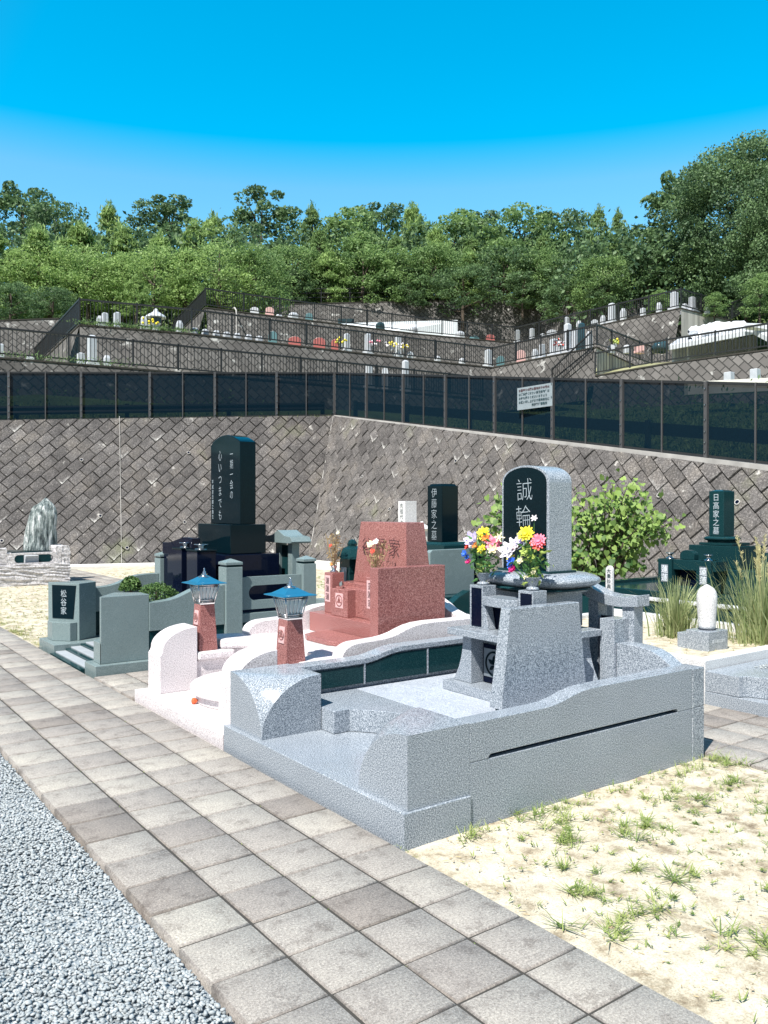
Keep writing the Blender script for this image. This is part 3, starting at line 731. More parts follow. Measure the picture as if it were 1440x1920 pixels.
# ------------------------------------------------------------------ helpers for headstones
def far_stone(name, label, px, ytop, w_px, terr, mat='farwhite', kind='shaft', back=1.6, group=None, cat='gravestone', depth=None):
    E, z = {1: (E1, Z1), 2: (E2, Z2), 3: (E3, Z3)}[terr]
    d = depth or edge_depth(E, px) + back; base = at_z(px, z, d); top = at(px, ytop, d).z; w = w_px / FPX * d
    h = max(.45, top - z); rt = thing(name, label, cat, tuple(base), group); x, y = base.x, base.y; w = max(w, .3)
    if kind == 'shaft':      # tiered base, upright shaft, small ridge cap
        a = MB(); a.frust(x, y, z - .02, z + h * .14, w * 2.1, w * 2.1); a.build('plinth', M[mat], rt, .015)
        a = MB(); a.frust(x, y, z + h * .14, z + h * .32, w * 1.5, w * 1.5); a.build('pedestal', M[mat], rt, .015)
        a = MB(); a.frust(x, y, z + h * .32, z + h * .96, w * .95, w * .9); a.frust(x, y, z + h * .96, z + h, w * .9, w * .45); a.build('shaft', M[mat], rt, .01)
    elif kind == 'low':      # broad low headstone with a rounded top
        a = MB(); a.frust(x, y, z - .02, z + h * .25, w * 1.15, w * 1.15, w * .7, w * .7); a.build('plinth', M[mat], rt, .015)
        prof = [(-w / 2, z + h * .25)] + [(-w / 2 * math.cos(t), z + h * (.78 + .22 * math.sin(t))) for t in [math.pi * i / 8 for i in range(9)]] + [(w / 2, z + h * .25)]
        a = MB(); a.loft([Vector((x, y, 0)) + RGT * p[0] - Vector((FWD.x, FWD.y, 0)) * .14 + Vector((0, 0, p[1])) for p in prof], [Vector((x, y, 0)) + RGT * p[0] + Vector((FWD.x, FWD.y, 0)) * .14 + Vector((0, 0, p[1])) for p in prof]); a.build('headstone', M[mat], rt, .01)
    elif kind == 'cube':
        a = MB(); a.frust(x, y, z - .02, z + h * .8, w, w * .96); a.frust(x, y, z + h * .8, z + h, w * .96, w * .6); a.build('marker_block', M[mat], rt, .02)
    return rt
S = 'gravestones along the hillside terraces'
far_stone('gravestone', 'tall white tiered gravestone standing alone on the lowest terrace, left', 173, 629, 15, 1, 'farwhite', back=2)
far_stone('gravestone', 'thin pale stone just left of the tall white tiered gravestone', 152, 662, 5, 1, 'farwhite', back=2)
far_stone('gravestone', 'narrow pale slab just right of the tall white tiered gravestone', 201, 667, 7, 1, 'farwhite', 'cube', back=2)
far_stone('gravestone', 'white stone cut by the left edge on the lowest terrace', 1, 645, 10, 1, 'farwhite', back=2)
far_stone('gravestone', 'tiny white marker beside the lowest railing near the left edge', 57, 667, 7, 1, 'farwhite', 'cube', back=2)
far_stone('gravestone', 'pale stone peeping over the mesh fence at the centre', 692, 684, 9, 1, 'farwhite', depth=44)
far_stone('gravestone', 'pale low stone peeping over the mesh fence right of the centre', 722, 688, 12, 1, 'farwhite', 'low', depth=45)
t2 = [(188, 593, 5, 'farwhite', 'cube', 'small pale stone at the left end of the middle terrace'), (197, 587, 10, 'farwhite', 'shaft', 'tall pale stone at the left end of the middle terrace'),
      (220, 586, 11, 'farwhite', 'shaft', 'grey stone with a dark top near the left railing corner'), (270, 594, 9, 'farwhite', 'cube', 'grey upright stone left of the stone lantern'),
      (337, 602, 10, 'farwhite', 'cube', 'pale double stone right of the stone lantern'), (512, 622, 16, 'farteal', 'low', 'blue-green stone on the middle terrace'),
      (553, 632, 23, 'farred', 'low', 'brick-red block on the middle terrace'), (599, 634, 22, 'farred', 'low', 'dark red stone with a round emblem on the middle terrace'),
      (628, 637, 13, 'farred', 'low', 'small red stone with yellow flowers beside it'), (650, 626, 8, 'farwhite', 'shaft', 'slim pale stone right of the small red stone'),
      (690, 626, 10, 'farwhite', 'shaft', 'pale stone with flowers, left of the centre of the middle terrace'), (746, 632, 10, 'farwhite', 'shaft', 'tall pale stone with yellow flowers at the centre of the middle terrace'),
      (769, 660, 7, 'farwhite', 'cube', 'low pale stone at the centre of the middle terrace'), (915, 656, 10, 'farwhite', 'shaft', 'tall pale stone just left of the middle railing bend'),
      (938, 668, 14, 'farteal', 'low', 'dark green block just right of the middle railing bend'), (976, 657, 17, 'farpink', 'low', 'salmon rounded stone right of the middle railing bend'),
      (1016, 646, 10, 'farwhite', 'shaft', 'pale stone right of the salmon rounded stone'), (1038, 636, 12, 'farwhite', 'shaft', 'broad pale stone beside red flowers on the middle terrace'),
      (1064, 607, 11, 'farwhite', 'shaft', 'tallest pale stone near the right railing corner of the middle terrace'), (1090, 606, 6, 'fardark', 'shaft', 'slim dark stone near the right railing corner'),
      (1145, 650, 12, 'farwhite', 'low', 'pale stone with yellow flowers behind the right railing corner'), (1175, 652, 8, 'farwhite', 'cube', 'small pale marker right of the railing corner'), (1198, 658, 16, 'farpink', 'low', 'low pink slab at the right end of the middle terrace')]
for px, yt, w, m, k, lab in t2: far_stone('gravestone', lab, px, yt, w, 2, m, k)
t3 = [(478, 577, 16, 'farwhite', 'low', 'white round-topped stone at the left of the upper terrace'), (506, 577, 16, 'farpink', 'low', 'pink and white round-topped stone on the upper terrace'),
      (523, 590, 10, 'farwhite', 'cube', 'low white block right of the pink round-topped stone'), (550, 587, 15, 'farwhite', 'cube', 'white block on the left of the upper terrace'),
      (580, 588, 14, 'farteal', 'low', 'pale green stone beyond the white block on the upper terrace'), (713, 605, 13, 'fardark', 'cube', 'dark box-like stone in front of the white ground strip'),
      (775, 614, 13, 'farwhite', 'cube', 'grey block in front of the white ground strip'), (862, 622, 14, 'farwhite', 'cube', 'white block at the right end of the white ground strip'),
      (889, 631, 14, 'farteal', 'cube', 'dark green block left of the red round stone'), (919, 628, 16, 'farred', 'low', 'red rounded stone left of the upper railing bend'),
      (970, 619, 6, 'farwhite', 'shaft', 'white post-like stone at the upper railing bend'), (997, 616, 7, 'farwhite', 'shaft', 'thin pale stone right of the upper railing bend'),
      (1034, 619, 18, 'farwhite', 'low', 'broad white stone right of the upper railing bend'), (1062, 595, 8, 'farwhite', 'shaft', 'pale stone under the trees right of the centre'),
      (1114, 600, 13, 'farwhite', 'low', 'pale low stone on the rise of the upper terrace'), (1147, 569, 11, 'farwhite', 'shaft', 'tall white stone on the rise of the upper terrace'),
      (1168, 579, 9, 'farwhite', 'cube', 'shorter white stone right of the tall white one'), (1264, 548, 12, 'farwhite', 'shaft', 'tall white stone at the concrete corner of the upper terrace'),
      (1283, 570, 9, 'farwhite', 'cube', 'small white marker at the concrete corner'), (1297, 557, 10, 'farwhite', 'shaft', 'pale stone right of the concrete corner')]
for px, yt, w, m, k, lab in t3: far_stone('gravestone', lab, px, yt, w, 3, m, k)
for px, yt, w, T_, m, k, lab in [(1003, 655, 6, 2, 'farwhite', 'cube', 'low pale marker between the salmon stone and the next shaft'), (1049, 640, 6, 2, 'farwhite', 'shaft', 'slender pale stone directly left of the tallest one'), (1078, 618, 8, 2, 'farwhite', 'shaft', 'pale stone between the tallest stone and the slim dark one'),
        (1104, 622, 8, 2, 'farwhite', 'cube', 'squarish pale stone at the right railing corner'), (820, 668, 8, 2, 'farwhite', 'cube', 'low pale stone midway between centre and railing bend'), (866, 672, 7, 2, 'farwhite', 'cube', 'small pale marker left of the middle railing bend'),
        (1017, 626, 7, 3, 'farwhite', 'cube', 'small white marker left of the broad white upper stone'), (1085, 602, 7, 3, 'farwhite', 'cube', 'small pale marker left of the low stone on the rise'), (1130, 592, 6, 3, 'farwhite', 'cube', 'tiny marker left of the tall white stone on the rise'),
        (1205, 578, 6, 3, 'farwhite', 'shaft', 'short pale stone midway up the rise'), (1235, 568, 7, 3, 'farwhite', 'cube', 'pale marker near the top of the rise'), (1325, 582, 8, 3, 'farwhite', 'cube', 'pale block behind the concrete wall end'),
        (760, 676, 7, 1, 'farwhite', 'shaft', 'pale stone top just above the mesh fence right of centre')]:
    far_stone('gravestone', lab, px, yt, w, T_, m, k, depth=45 if T_ == 1 else None)
ords = ['first', 'second', 'third', 'fourth', 'fifth', 'sixth', 'seventh']
for i, px in enumerate((365, 385, 406, 425, 445, 466, 486)):
    far_stone('marker_stone', f'small white marker stone on the middle terrace wall, {ords[i]} of seven from the left', px, 628 + (px - 365) * .1, 8, 2, 'farwhite', 'cube', .5, 'row of small white marker stones', 'marker stone')
# stone lantern on the middle terrace
def far_lantern(px, d, z):
    b = at_z(px, z, d); rt = thing('stone_lantern', 'stone lantern with a white cap on the middle terrace', 'stone lantern', tuple(b)); x, y = b.x, b.y
    a = MB(); a.frust(x, y, z, z + .5, .9, .8); a.build('base', M['farwhite'], rt, .02)
    a = MB(); a.lathe([(.2, z + .5), (.16, z + .9), (.3, z + 1.0)], x, y, 10); a.build('shaft', M['farwhite'], rt)
    a = MB(); a.frust(x, y, z + 1.0, z + 1.3, .42, .42); a.build('light_chamber', M['fardark'], rt)
    a = MB(); a.lathe([(.55, z + 1.3), (.5, z + 1.38), (.15, z + 1.6), (.12, z + 1.7), (.02, z + 1.78)], x, y, 8); a.build('cap', M['farwhite'], rt)
far_lantern(293, 42.6, Z2 - .1)
def flowerpot(px, py, d, cols, label, s=.3):
    c = at(px, py, d); rt = thing('flower_bunch', label, 'flowers', tuple(c)); 
    mb = MB(); mb.lathe([(.08, c.z - .1), (.1, c.z + .12)], c.x, c.y, 8); mb.build('vase', M['farwhite'], rt)
    for k, col in enumerate(cols):
        mb = MB()
        for _ in range(9):
            p = c + Vector((random.uniform(-s, s), random.uniform(-s, s), random.uniform(.12, .12 + s))); r = .07
            mb.lathe([(.01, p.z - r), (r, p.z - r * .2), (r * .8, p.z + r * .4), (.01, p.z + r)], p.x, p.y, 6)
        mb.build('blossoms', M[col], rt)
flowerpot(279, 613, 41.0, ['yellow'], 'bright yellow flowers in front of the stone lantern', .35)
flowerpot(640, 648, 46.5, ['yellow', 'palegreen'], 'yellow flowers beside the small red stone')
flowerpot(735, 654, 48.5, ['yellow', 'fwhite'], 'yellow and white flowers at the centre of the middle terrace')
flowerpot(758, 657, 49, ['yellow', 'fwhite'], 'pale flowers right of the yellow and white ones', .25)
flowerpot(700, 652, 48, ['fwhite', 'fpink'], 'white and pink flowers left of the centre of the middle terrace')
flowerpot(1050, 651, 47, ['fred', 'fwhite'], 'red flowers beside the broad pale stone')
flowerpot(1153, 648, 46, ['yellow', 'palegreen'], 'yellow flowers behind the right railing corner', .25)
# white ground strip / low bright wall on the upper terrace
d = 67; wb = thing('white_boundary_wall', 'bright white low wall strip on the upper terrace', 'wall', tuple(at(750, 622, d)))
mb = MB(); a, b, c, e = at(628, 611, 63), at(858, 624, d), at(858, 600, d), at(640, 606, 66)
bk = Vector((FWD.x, FWD.y, 0)) * .4; mb.loft([a - Vector((0, 0, 1)), b - Vector((0, 0, 1)), c, e], [a + bk - Vector((0, 0, 1)), b + bk - Vector((0, 0, 1)), c + bk, e + bk]); mb.build('wall_panel', M['letterwhite'], wb)
sg = thing('sign_board', 'small dark two-panel sign on the upper terrace wall', 'sign', tuple(at(649, 609, 58)))
c = at(649, 602, 58)
for s in (-1, 1):
    mb = MB(); p = c + RGT * s * .3; mb.loft([p + RGT * x + Vector((0, 0, z)) for x, z in ((-.27, -.17), (.27, -.17), (.27, .17), (-.27, .17))], [p + Vector((FWD.x, FWD.y, 0)) * .05 + RGT * x + Vector((0, 0, z)) for x, z in ((-.27, -.17), (.27, -.17), (.27, .17), (-.27, .17))]); mb.build('panel', M['fardark'], sg)
mb = MB(); mb.tube([c + Vector((0, 0, -.17)), c + Vector((0, 0, -.6))], .04); mb.build('post', M['fardark'], sg)
pp = thing('drain_pipe', 'pale bent drain pipe on the upper terrace wall, left', 'pipe', tuple(at(442, 640, 52.6)))
mb = MB(); mb.tube([at(437, 579, 53.4), at(440, 577, 52.6), at(443, 582, 52.2), at(444, 634, 51.4)], .05); mb.build('pipe', M['concrete'], pp)
# utility roof with white tarpaulins on the right
sh = thing('shelter', 'low pale shelter with a grey upturned roof edge at the right', 'shelter', tuple(at(1340, 660, 45)))
mb = MB(); q = [at(1254, 652, 46), at(1412, 622, 44), at(1442, 638, 43.0), at(1500, 632, 42), at(1560, 615, 47), at(1400, 610, 50), at(1270, 640, 50)]
mb.loft([p - Vector((0, 0, .15)) for p in q], [p + Vector((0, 0, .15)) for p in q]); mb.build('roof', M['farwhite'], sh, .03)
mb = MB(); q = [at(1395, 618, 44), at(1408, 612, 43.6), at(1440, 622, 43.2), at(1500, 628, 42.6)]
mb.loft([q[0], q[1], q[1] + Vector((0, 0, .12)), q[0] + Vector((0, 0, .3))], [q[3], q[3] + RGT * .3, q[3] + RGT * .3 + Vector((0, 0, .3)), q[3] + Vector((0, 0, .3))]); mb.build('upturned_edge', M['farwhite'], sh, .02)
for px in (1262, 1290, 1340, 1405): 
    mb = MB(); p = at(px, 690, 46.5); mb.tube([p, Vector((p.x, p.y, at(px, 650 - (px - 1262) * .2, 46.5).z))], .07); mb.build('post', M['farwhite'], sh)
mb = MB(); q = [(1262, 655), (1420, 628), (1420, 668), (1262, 690)]
mb.loft([at(a, b, 47.5) for a, b in q], [at(a, b, 47.7) for a, b in q]); mb.build('back_panel', M['farwhite'], sh)
tp = thing('tarpaulin', 'crumpled white tarpaulin bundle lying on the grey roof', 'tarpaulin', tuple(at(1330, 640, 46)))
def crumple(name, pts, mat, root, amp=.12, n1=46, n2=16):
    """pts: spine of (point, radius); lumpy draped tube"""
    vs = []; fs = []
    P = [Vector(p) for p, r in pts]; Rr = [r for p, r in pts]
    for i in range(n1):
        u = i / (n1 - 1) * (len(P) - 1); k = min(int(u), len(P) - 2); c = lerp(P[k], P[k + 1], u - k); r = lerp(Rr[k], Rr[k + 1], u - k)
        for j in range(n2):
            a = 2 * math.pi * j / n2; rr = r * (1 + amp * math.sin(7 * a + i * .9) + amp * math.sin(3 * a - i * .5) + random.uniform(-amp, amp) * .6)
            vs.append(c + Vector((FWD.x, FWD.y, 0)) * math.cos(a) * rr * 1.6 + Vector((0, 0, 1)) * math.sin(a) * rr)
    for i in range(n1 - 1):
        for j in range(n2): l = (j + 1) % n2; fs.append((i * n2 + j, i * n2 + l, (i + 1) * n2 + l, (i + 1) * n2 + j))
    mb = MB(); mb.add(vs, fs); return mb.build(name, M[mat], root, smooth=True)
crumple('tarp_fold', [(at(1292, 640, 47), .25), (at(1310, 628, 47), .5), (at(1345, 624, 47), .55), (at(1390, 617, 47), .4), (at(1402, 612, 47), .1)], 'tarp', tp)
crumple('tarp_bundle', [(at(1291, 622, 46.8), .1), (at(1296, 620, 46.8), .22), (at(1304, 620, 46.8), .26), (at(1309, 622, 46.8), .08)], 'tarp', tp, .08, 14, 12)
hs = thing('hearse_cover', 'dark covered heap left of the grey roof at the right', 'covered heap', tuple(at(1235, 655, 50)))
crumple('cover', [(at(1222, 655, 50), .1), (at(1228, 652, 50), .35), (at(1245, 652, 50), .4), (at(1254, 655, 50), .1)], 'fardark', hs, .06, 14, 12)
far = [(1160, 1178, 700, 712), (1368, 1383, 692, 708), (1408, 1420, 692, 706)]
for i, (a, b, yt, yb) in enumerate([(1361, 1373, 698, 712), (1408, 1424, 692, 708)]):
    d = 33; rt = thing('marker_stone', ['pale square stone just above the mesh fence at the right', 'pale double stone above the mesh fence near the right edge'][i], 'marker stone', tuple(at((a + b) / 2, yb, d)))
    p = at((a + b) / 2, yb, d); z1 = at(a, yt, d).z; mb = MB(); mb.frust(p.x, p.y, p.z - .6, z1, .32, .3); mb.build('block', M['farwhite'], rt, .02)
bd = MB(); q0, q1 = at(1290, 716, 32), at(1560, 702, 30); bd.loft([q0, q0 + bk, q0 + bk - Vector((0, 0, .5)), q0 - Vector((0, 0, .5))], [q1, q1 + bk, q1 + bk - Vector((0, 0, .5)), q1 - Vector((0, 0, .5))])
o = bd.build('kerb_wall', M['brightconcrete'], loc=tuple(q0)); tag(o, 'pale concrete kerb wall just above the mesh fence at the right', 'kerb wall')
# notice board just before the mesh; its grey paints in the mesh's dimming
M['signgrey'] = plain('mesh_dimmed_sign_face', (.24, .29, .32), .7)
nb = thing('notice_board', 'white notice board with lines of writing greyed as if seen behind the mesh fence', 'notice board', (14.6, 12.6, 3.4))
P = lambda y, z: (14.05 - (14.2 - y) * .0, y, z)
mb = MB(); mb.loft([(14.02, 13.88, 3.88), (14.02, 12.78, 3.88), (14.02, 12.78, 4.40), (14.02, 13.88, 4.40)], [(14.06, 13.88, 3.88), (14.06, 12.78, 3.88), (14.06, 12.78, 4.40), (14.06, 13.88, 4.40)]); mb.build('board', M['signgrey'], nb)
rows_ = ['お墓参りの際は墓地内での焚火', 'はご遠慮ください供花供物等は', 'お持ち帰りくださいますよう', 'お願い申し上げます環境美化に', '      霊園管理事務所']
for i, s in enumerate(rows_):
    lettering(s, Vector((14.012, 13.83, 4.33 - i * .092)), (0, -1, 0), .066, M['fardark'] if i else M['letterred'], nb, vertical=False, pitch=1.05, out=(-1, 0, 0), weight=.03)

# ================================================================== GRAVE 1, speckled grey granite
g1 = thing('grave_enclosure', 'speckled blue-grey granite grave enclosure in the foreground with scooped corner blocks', 'grave enclosure', (2.33, 3.04, 0))
MB().box(2.33, 2.752, 3.04, 4.995, -.06, .145).build('base_slab', M['grey'], g1, .004)
MB().box(2.754, 3.25, 3.19, 4.86, -.06, .144).build('base_slab', M['grey'], g1, .002)
def scoop_block(y_out, y_in, x0, x1, z0, z1, mat, root):
    """block whose front inner edge is scooped away by a curved face; y_in is the entrance side"""
    n = 14; Wd = y_in - y_out; D = x1 - x0; h = z1 - z0; rows = []
    for k in range(n + 1):
        u = k / n; u = 1 - (1 - u) ** 1.5 if k < n else 1.0
        z = z0 + h * u; r = math.sqrt(max(0, 1 - u * u)); A = Vector((x0, y_out + Wd * r, z)); B = Vector((x0 + D * (1 - r), y_in, z))
        row = []
        for j in range(9):
            t = j / 8; p = A.lerp(B, t); sag = .13 * math.sin(math.pi * t) * (u ** 1.5)
            p += Vector((-D * sag * .75, Wd * sag * .75, 0)) if k == n else Vector((-D, Wd, 0)) * (sag * .55 * (u > .6) * (u - .6) / .4)
            row.append(p)
        rows.append(row)
    vs = []; fs = []
    for r in rows: vs += r
    for k in range(n):
        for j in range(8): fs.append((k * 9 + j, k * 9 + j + 1, (k + 1) * 9 + j + 1, (k + 1) * 9 + j))
    o = len(vs); vs += [(x0, y_out, z0), (x0, y_out, z1), (x1, y_out, z0), (x1, y_out, z1), (x1, y_in, z0), (x1, y_in, z1)]
    fs.append(tuple([o] + [k * 9 for k in range(n + 1)] ))                       # front face
    fs.append(tuple([o + 4] + [k * 9 + 8 for k in range(n + 1)][:-1] + [n * 9 + 8]))        # entrance-side face
    fs.append(tuple([o + 3] + [n * 9 + j for j in range(9)]))                    # top, front corner side
    fs.append((o, n * 9, o + 3, o + 2)); fs.append((o + 4, n * 9 + 8, o + 3, o + 2)); fs.append((o, 0, o + 4, o + 2))
    mb = MB(); mb.add(vs, fs); me = bpy.data.meshes.new('corner_block'); me.from_pydata(mb.v, [], mb.f)
    bm = bmesh.new(); bm.from_mesh(me); bmesh.ops.remove_doubles(bm, verts=bm.verts, dist=.0003); bmesh.ops.recalc_face_normals(bm, faces=bm.faces)
    bm.to_mesh(me); bm.free(); ob = finish(me, 'corner_block', mat, root); me.shade_smooth()
    try: me.set_sharp_from_angle(angle=R(28))
    except Exception: pass
    return ob
scoop_block(4.955, 4.52, 2.36, 2.79, .145, .505, M['grey'], g1)
scoop_block(3.052, 3.46, 2.36, 2.752, .145, .505, M['grey'], g1)
wall_top = [(4.64, .56), (3.78, .562), (3.66, .56), (3.58, .552), (3.50, .535), (3.43, .518), (3.36, .507), (3.27, .503), (2.755, .503)]
MB().box(2.755, 4.64, 3.052, 3.17, -.06, .303).build('lower_course', M['grey'], g1, .002)
MB().prism([(2.755, .305), (2.88, .305), (2.888, .321), (2.9, .325), (4.47, .325), (4.482, .321), (4.49, .305), (4.64, .305)] + wall_top, 'Y', 3.052, 3.17).build('upper_course', M['grey'], g1, .003)
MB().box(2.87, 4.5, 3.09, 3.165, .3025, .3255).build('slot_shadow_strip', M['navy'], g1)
MB().box(4.6425, 4.765, 3.048, 3.19, -.06, .305).box(4.6425, 4.765, 3.048, 3.19, .3075, .555).build('end_post', M['grey'], g1, .003)
for y0 in (2.757,): pass
# raised floor: curved front slab then paving slabs
arc = [(2.915 + .20 * math.sin(math.pi * (i / 12)), 4.375 - .74 * i / 12) for i in range(13)]
front = [(2.795, 4.84), (2.795, 4.375)] + arc + [(2.795, 3.635), (2.795, 3.172), (3.28, 3.172), (3.28, 4.84)]
MB().prism(front, 'Z', .146, .29).build('curved_step', M['grey'], g1, .004)
fl = []
for (xa, xb) in ((3.283, 3.60), (3.603, 3.92), (3.923, 4.26), (4.263, 4.598)):
    for (ya, yb) in ((3.172, 3.62), (3.623, 4.28), (4.283, 4.84)):
        MB().box(xa, xb, ya, yb, .05, .289 + random.uniform(-.0008, .0008)).build('floor_slab', M['paving'], g1, .0022)
lw = [(4.6, .551), (3.80, .552), (3.69, .55), (3.61, .542), (3.53, .525), (3.46, .508), (3.39, .497), (3.30, .493), (2.795, .493)]
MB().prism([(2.795, -.06), (4.6, -.06)] + lw, 'Y', 4.868, 4.985).build('side_wall', M['grey'], g1, .004)
cap = [(x, z - .036) for x, z in lw]
MB().prism(lw + [(x, z) for x, z in cap[::-1]], 'Y', 4.842, 4.8655).build('wall_coping', M['grey'], g1, .003)
def clipx(poly, x0, x1): return clip_poly(clip_poly(poly, -1, 0, -x0), 1, 0, x1)
pan = [(2.795, .318), (4.6, .318)] + [(x, z - .05) for x, z in lw]
for a, b in ((2.80, 3.352), (3.368, 3.935), (3.951, 4.598)):
    MB().prism(clipx(pan, a, b), 'Y', 4.849, 4.8665).build('black_panel', M['dkgreen'], g1, .0015)
for a in (3.36, 3.943): MB().box(a - .006, a + .006, 4.845, 4.866, .31, .46 if a < 3.5 else .51).build('panel_strip', M['grey'], g1)
# back wall with the rising curve and gate posts
bw = [(3.18, .03), (3.61, .03), (3.61, .65), (3.50, .652), (3.42, .648), (3.34, .636), (3.27, .61), (3.21, .572), (3.18, .553)]
MB().prism(bw, 'X', 4.605, 4.735).build('back_wall', M['grey'], g1, .004)
MB().prism([(8.02 - y, z) for y, z in bw], 'X', 4.605, 4.735).build('back_wall', M['grey'], g1, .004)
MB().box(4.58, 4.76, 3.612, 3.735, .03, .81).build('gate_post', M['grey'], g1, .004)
MB().box(4.58, 4.76, 4.285, 4.408, .03, .81).build('gate_post', M['grey'], g1, .004)

sc1 = thing('stone_screen', 'upright trapezoid grey granite screen slab standing on the foreground grave floor', 'stone screen', (3.5, 3.64, .29))
a = [(3.491, 3.586, .352), (4.27, 3.586, .352), (4.27, 3.694, .352), (3.491, 3.694, .352)]; b = [(3.567, 3.593, .960), (4.20, 3.593, .960), (4.20, 3.672, .960), (3.567, 3.672, .960)]
MB().loft(a, b).build('slab', M['grey'], sc1, .005)
MB().box(3.53, 4.24, 3.60, 3.68, .288, .351).build('shadow_gap_foot', M['dkgreen'], sc1)  # support coloured dark to paint the shadow gap under the slab

tb = thing('offering_table', 'grey granite offering table with flared legs, before the arched headstone', 'offering table', (3.78, 4.1, .29))
MB().box(3.775, 4.575, 3.70, 4.47, .29, .357).build('plinth', M['grey'], tb, .003)
MB().box(3.775, 4.575, 3.715, 4.425, .688, .735).build('table_top', M['grey'], tb, .004)
def flare(x0, x1, yi, sgn, root):
    pr = [(yi, .358), (yi, .687)] + [(yi + sgn * (.085 + .10 * ((1 - t) ** 2.2)), .358 + .329 * t) for t in [1, .85, .7, .5, .3, .12, 0]]
    return MB().prism(pr, 'X', x0, x1).build('leg', M['grey'], root, .003)
flare(3.84, 3.97, 4.245, 1, tb); flare(4.38, 4.52, 3.86, -1, tb)
MB().box(3.965, 4.55, 3.90, 4.36, .357, .688).build('table_body', M['grey'], tb, .002)
MB().box(3.945, 3.963, 3.92, 4.235, .36, .63).build('crest_panel', M['navy'], tb, .002)
MB().box(3.9415, 3.9448, 3.99, 4.225, .405, .60).build('crest_ground', M['carvegrey'], tb)
crest((3.9412, 4.12, .50), (0, -1, 0), (-1, 0, 0), .088, M['black'], tb, 1)
for yy in (4.26, 3.785):
    MB().box(3.90, 4.03, yy - .066, yy + .066, .736, 1.035).build('vase_post', M['grey'], tb, .003)
    MB().box(3.8965, 3.9005, yy - .056, yy + .044, .75, 1.018).build('black_inlay', M['navy'], tb)
bs = [(3.895, 4.19), (3.868, 4.10), (3.862, 4.02), (3.868, 3.94), (3.895, 3.855), (4.05, 3.855), (4.05, 4.19)]
MB().prism(bs, 'Z', .905, .965).build('water_basin', M['grey'], tb, .003)
MB().lathe([(.12, .9655), (.12, .967)], 3.965, 4.02, 24, .55, 1).build('basin_hollow', M['carvegrey'], tb)
MB().box(3.975, 4.2, 3.855, 4.19, .736, .904).build('incense_niche', M['navy'], tb)  # solid dark block, paints the shade of the opening below the basin
MB().prism([(4.19, .736), (4.135, .736), (4.17, .904), (4.19, .904)], 'X', 3.90, 3.97).build('niche_cheek', M['grey'], tb, .002)
MB().prism([(3.92, .736), (3.90, .904), (3.86, .904), (3.86, .736)], 'X', 3.90, 3.97).build('niche_cheek', M['grey'], tb, .002)

hd = thing('headstone', 'arched headstone with a black polished face and grey granite body on a cushion base', 'headstone', (4.42, 4.16, .36))
MB().box(4.19, 4.60, 3.905, 4.42, .736, .985).build('pedestal', M['grey'], hd, .004)
MB().box(4.12, 4.19, 3.96, 4.4, .736, .90).build('pedestal_step', M['grey'], hd, .003)
def cushion(cx, cy, z0, z1, hx, hy, mat, root, name='lotus_cushion'):
    vs = []; n = 40; K = 9
    for k in range(K + 1):
        t = k / K; z = z0 + (z1 - z0) * t; s = .74 + .26 * math.sin(math.pi * min(1, max(0, (t - .25) / .75)) * .62 + .0) if t > .25 else .74 + 0 * t
        s = [.80, .78, .79, .90, .97, 1.0, 1.0, .97, .90, .76][k]
        for i in range(n):
            a = 2 * math.pi * i / n; c, q = math.cos(a), math.sin(a); e = .62
            vs.append((cx + hx * s * math.copysign(abs(c) ** e, c), cy + hy * s * math.copysign(abs(q) ** e, q), z))
    fs = [tuple(range(n))[::-1], tuple(K * n + i for i in range(n))]
    for k in range(K):
        for i in range(n): j = (i + 1) % n; fs.append((k * n + i, k * n + j, (k + 1) * n + j, (k + 1) * n + i))
    mb = MB(); mb.add(vs, fs); return mb.build(name, mat, root, smooth=False, bevel=.0)
o = cushion(4.41, 4.13, .987, 1.118, .33, .40, M['grey'], hd); o.data.shade_smooth()
cushion(4.38, 4.13, .985, 1.03, .30, .37, M['dkgreen'], hd, 'dark_cushion_band').data.shade_smooth()
def arch(y0, y1, zs, zt, inset=0, n=18):
    c = (y0 + y1) / 2; hw = (y1 - y0) / 2 - inset; return [(c - hw, 0), ] , c, hw
ya, yb = 3.935, 4.40; cy = (ya + yb) / 2
def archprof(ins, zb, n=20):
    hw = (yb - ya) / 2 - ins; zs = 1.755; h = .125 - ins * .6
    return [(cy - hw, zb)] + [(cy - hw * math.cos(math.pi * i / n), zs + h * math.sin(math.pi * i / n) ** .9) for i in range(n + 1)] + [(cy + hw, zb)]
MB().prism(archprof(0, 1.118), 'X', 4.285, 4.52).build('stele', M['grey'], hd, .004)
MB().prism(archprof(.022, 1.12), 'X', 4.279, 4.2845).build('black_face', M['black'], hd, .001)
MB().box(4.26, 4.54, 3.91, 4.42, 1.105, 1.135).build('stele_foot', M['dkgreen'], hd, .002)
M['engraving'] = plain('faint_engraving', (.36, .42, .46), .6)
lettering('誠', Vector((4.2785, 4.165, 1.80)), (0, -1, 0), .175, M['engraving'], hd, out=(-1, 0, 0), sx=.95, jitter=.1, weight=-.017)
lettering('輪家', Vector((4.2785, 4.175, 1.61)), (0, -1, 0), .165, M['engraving'], hd, out=(-1, 0, 0), sx=.95, pitch=1.1, jitter=.08, weight=-.017)

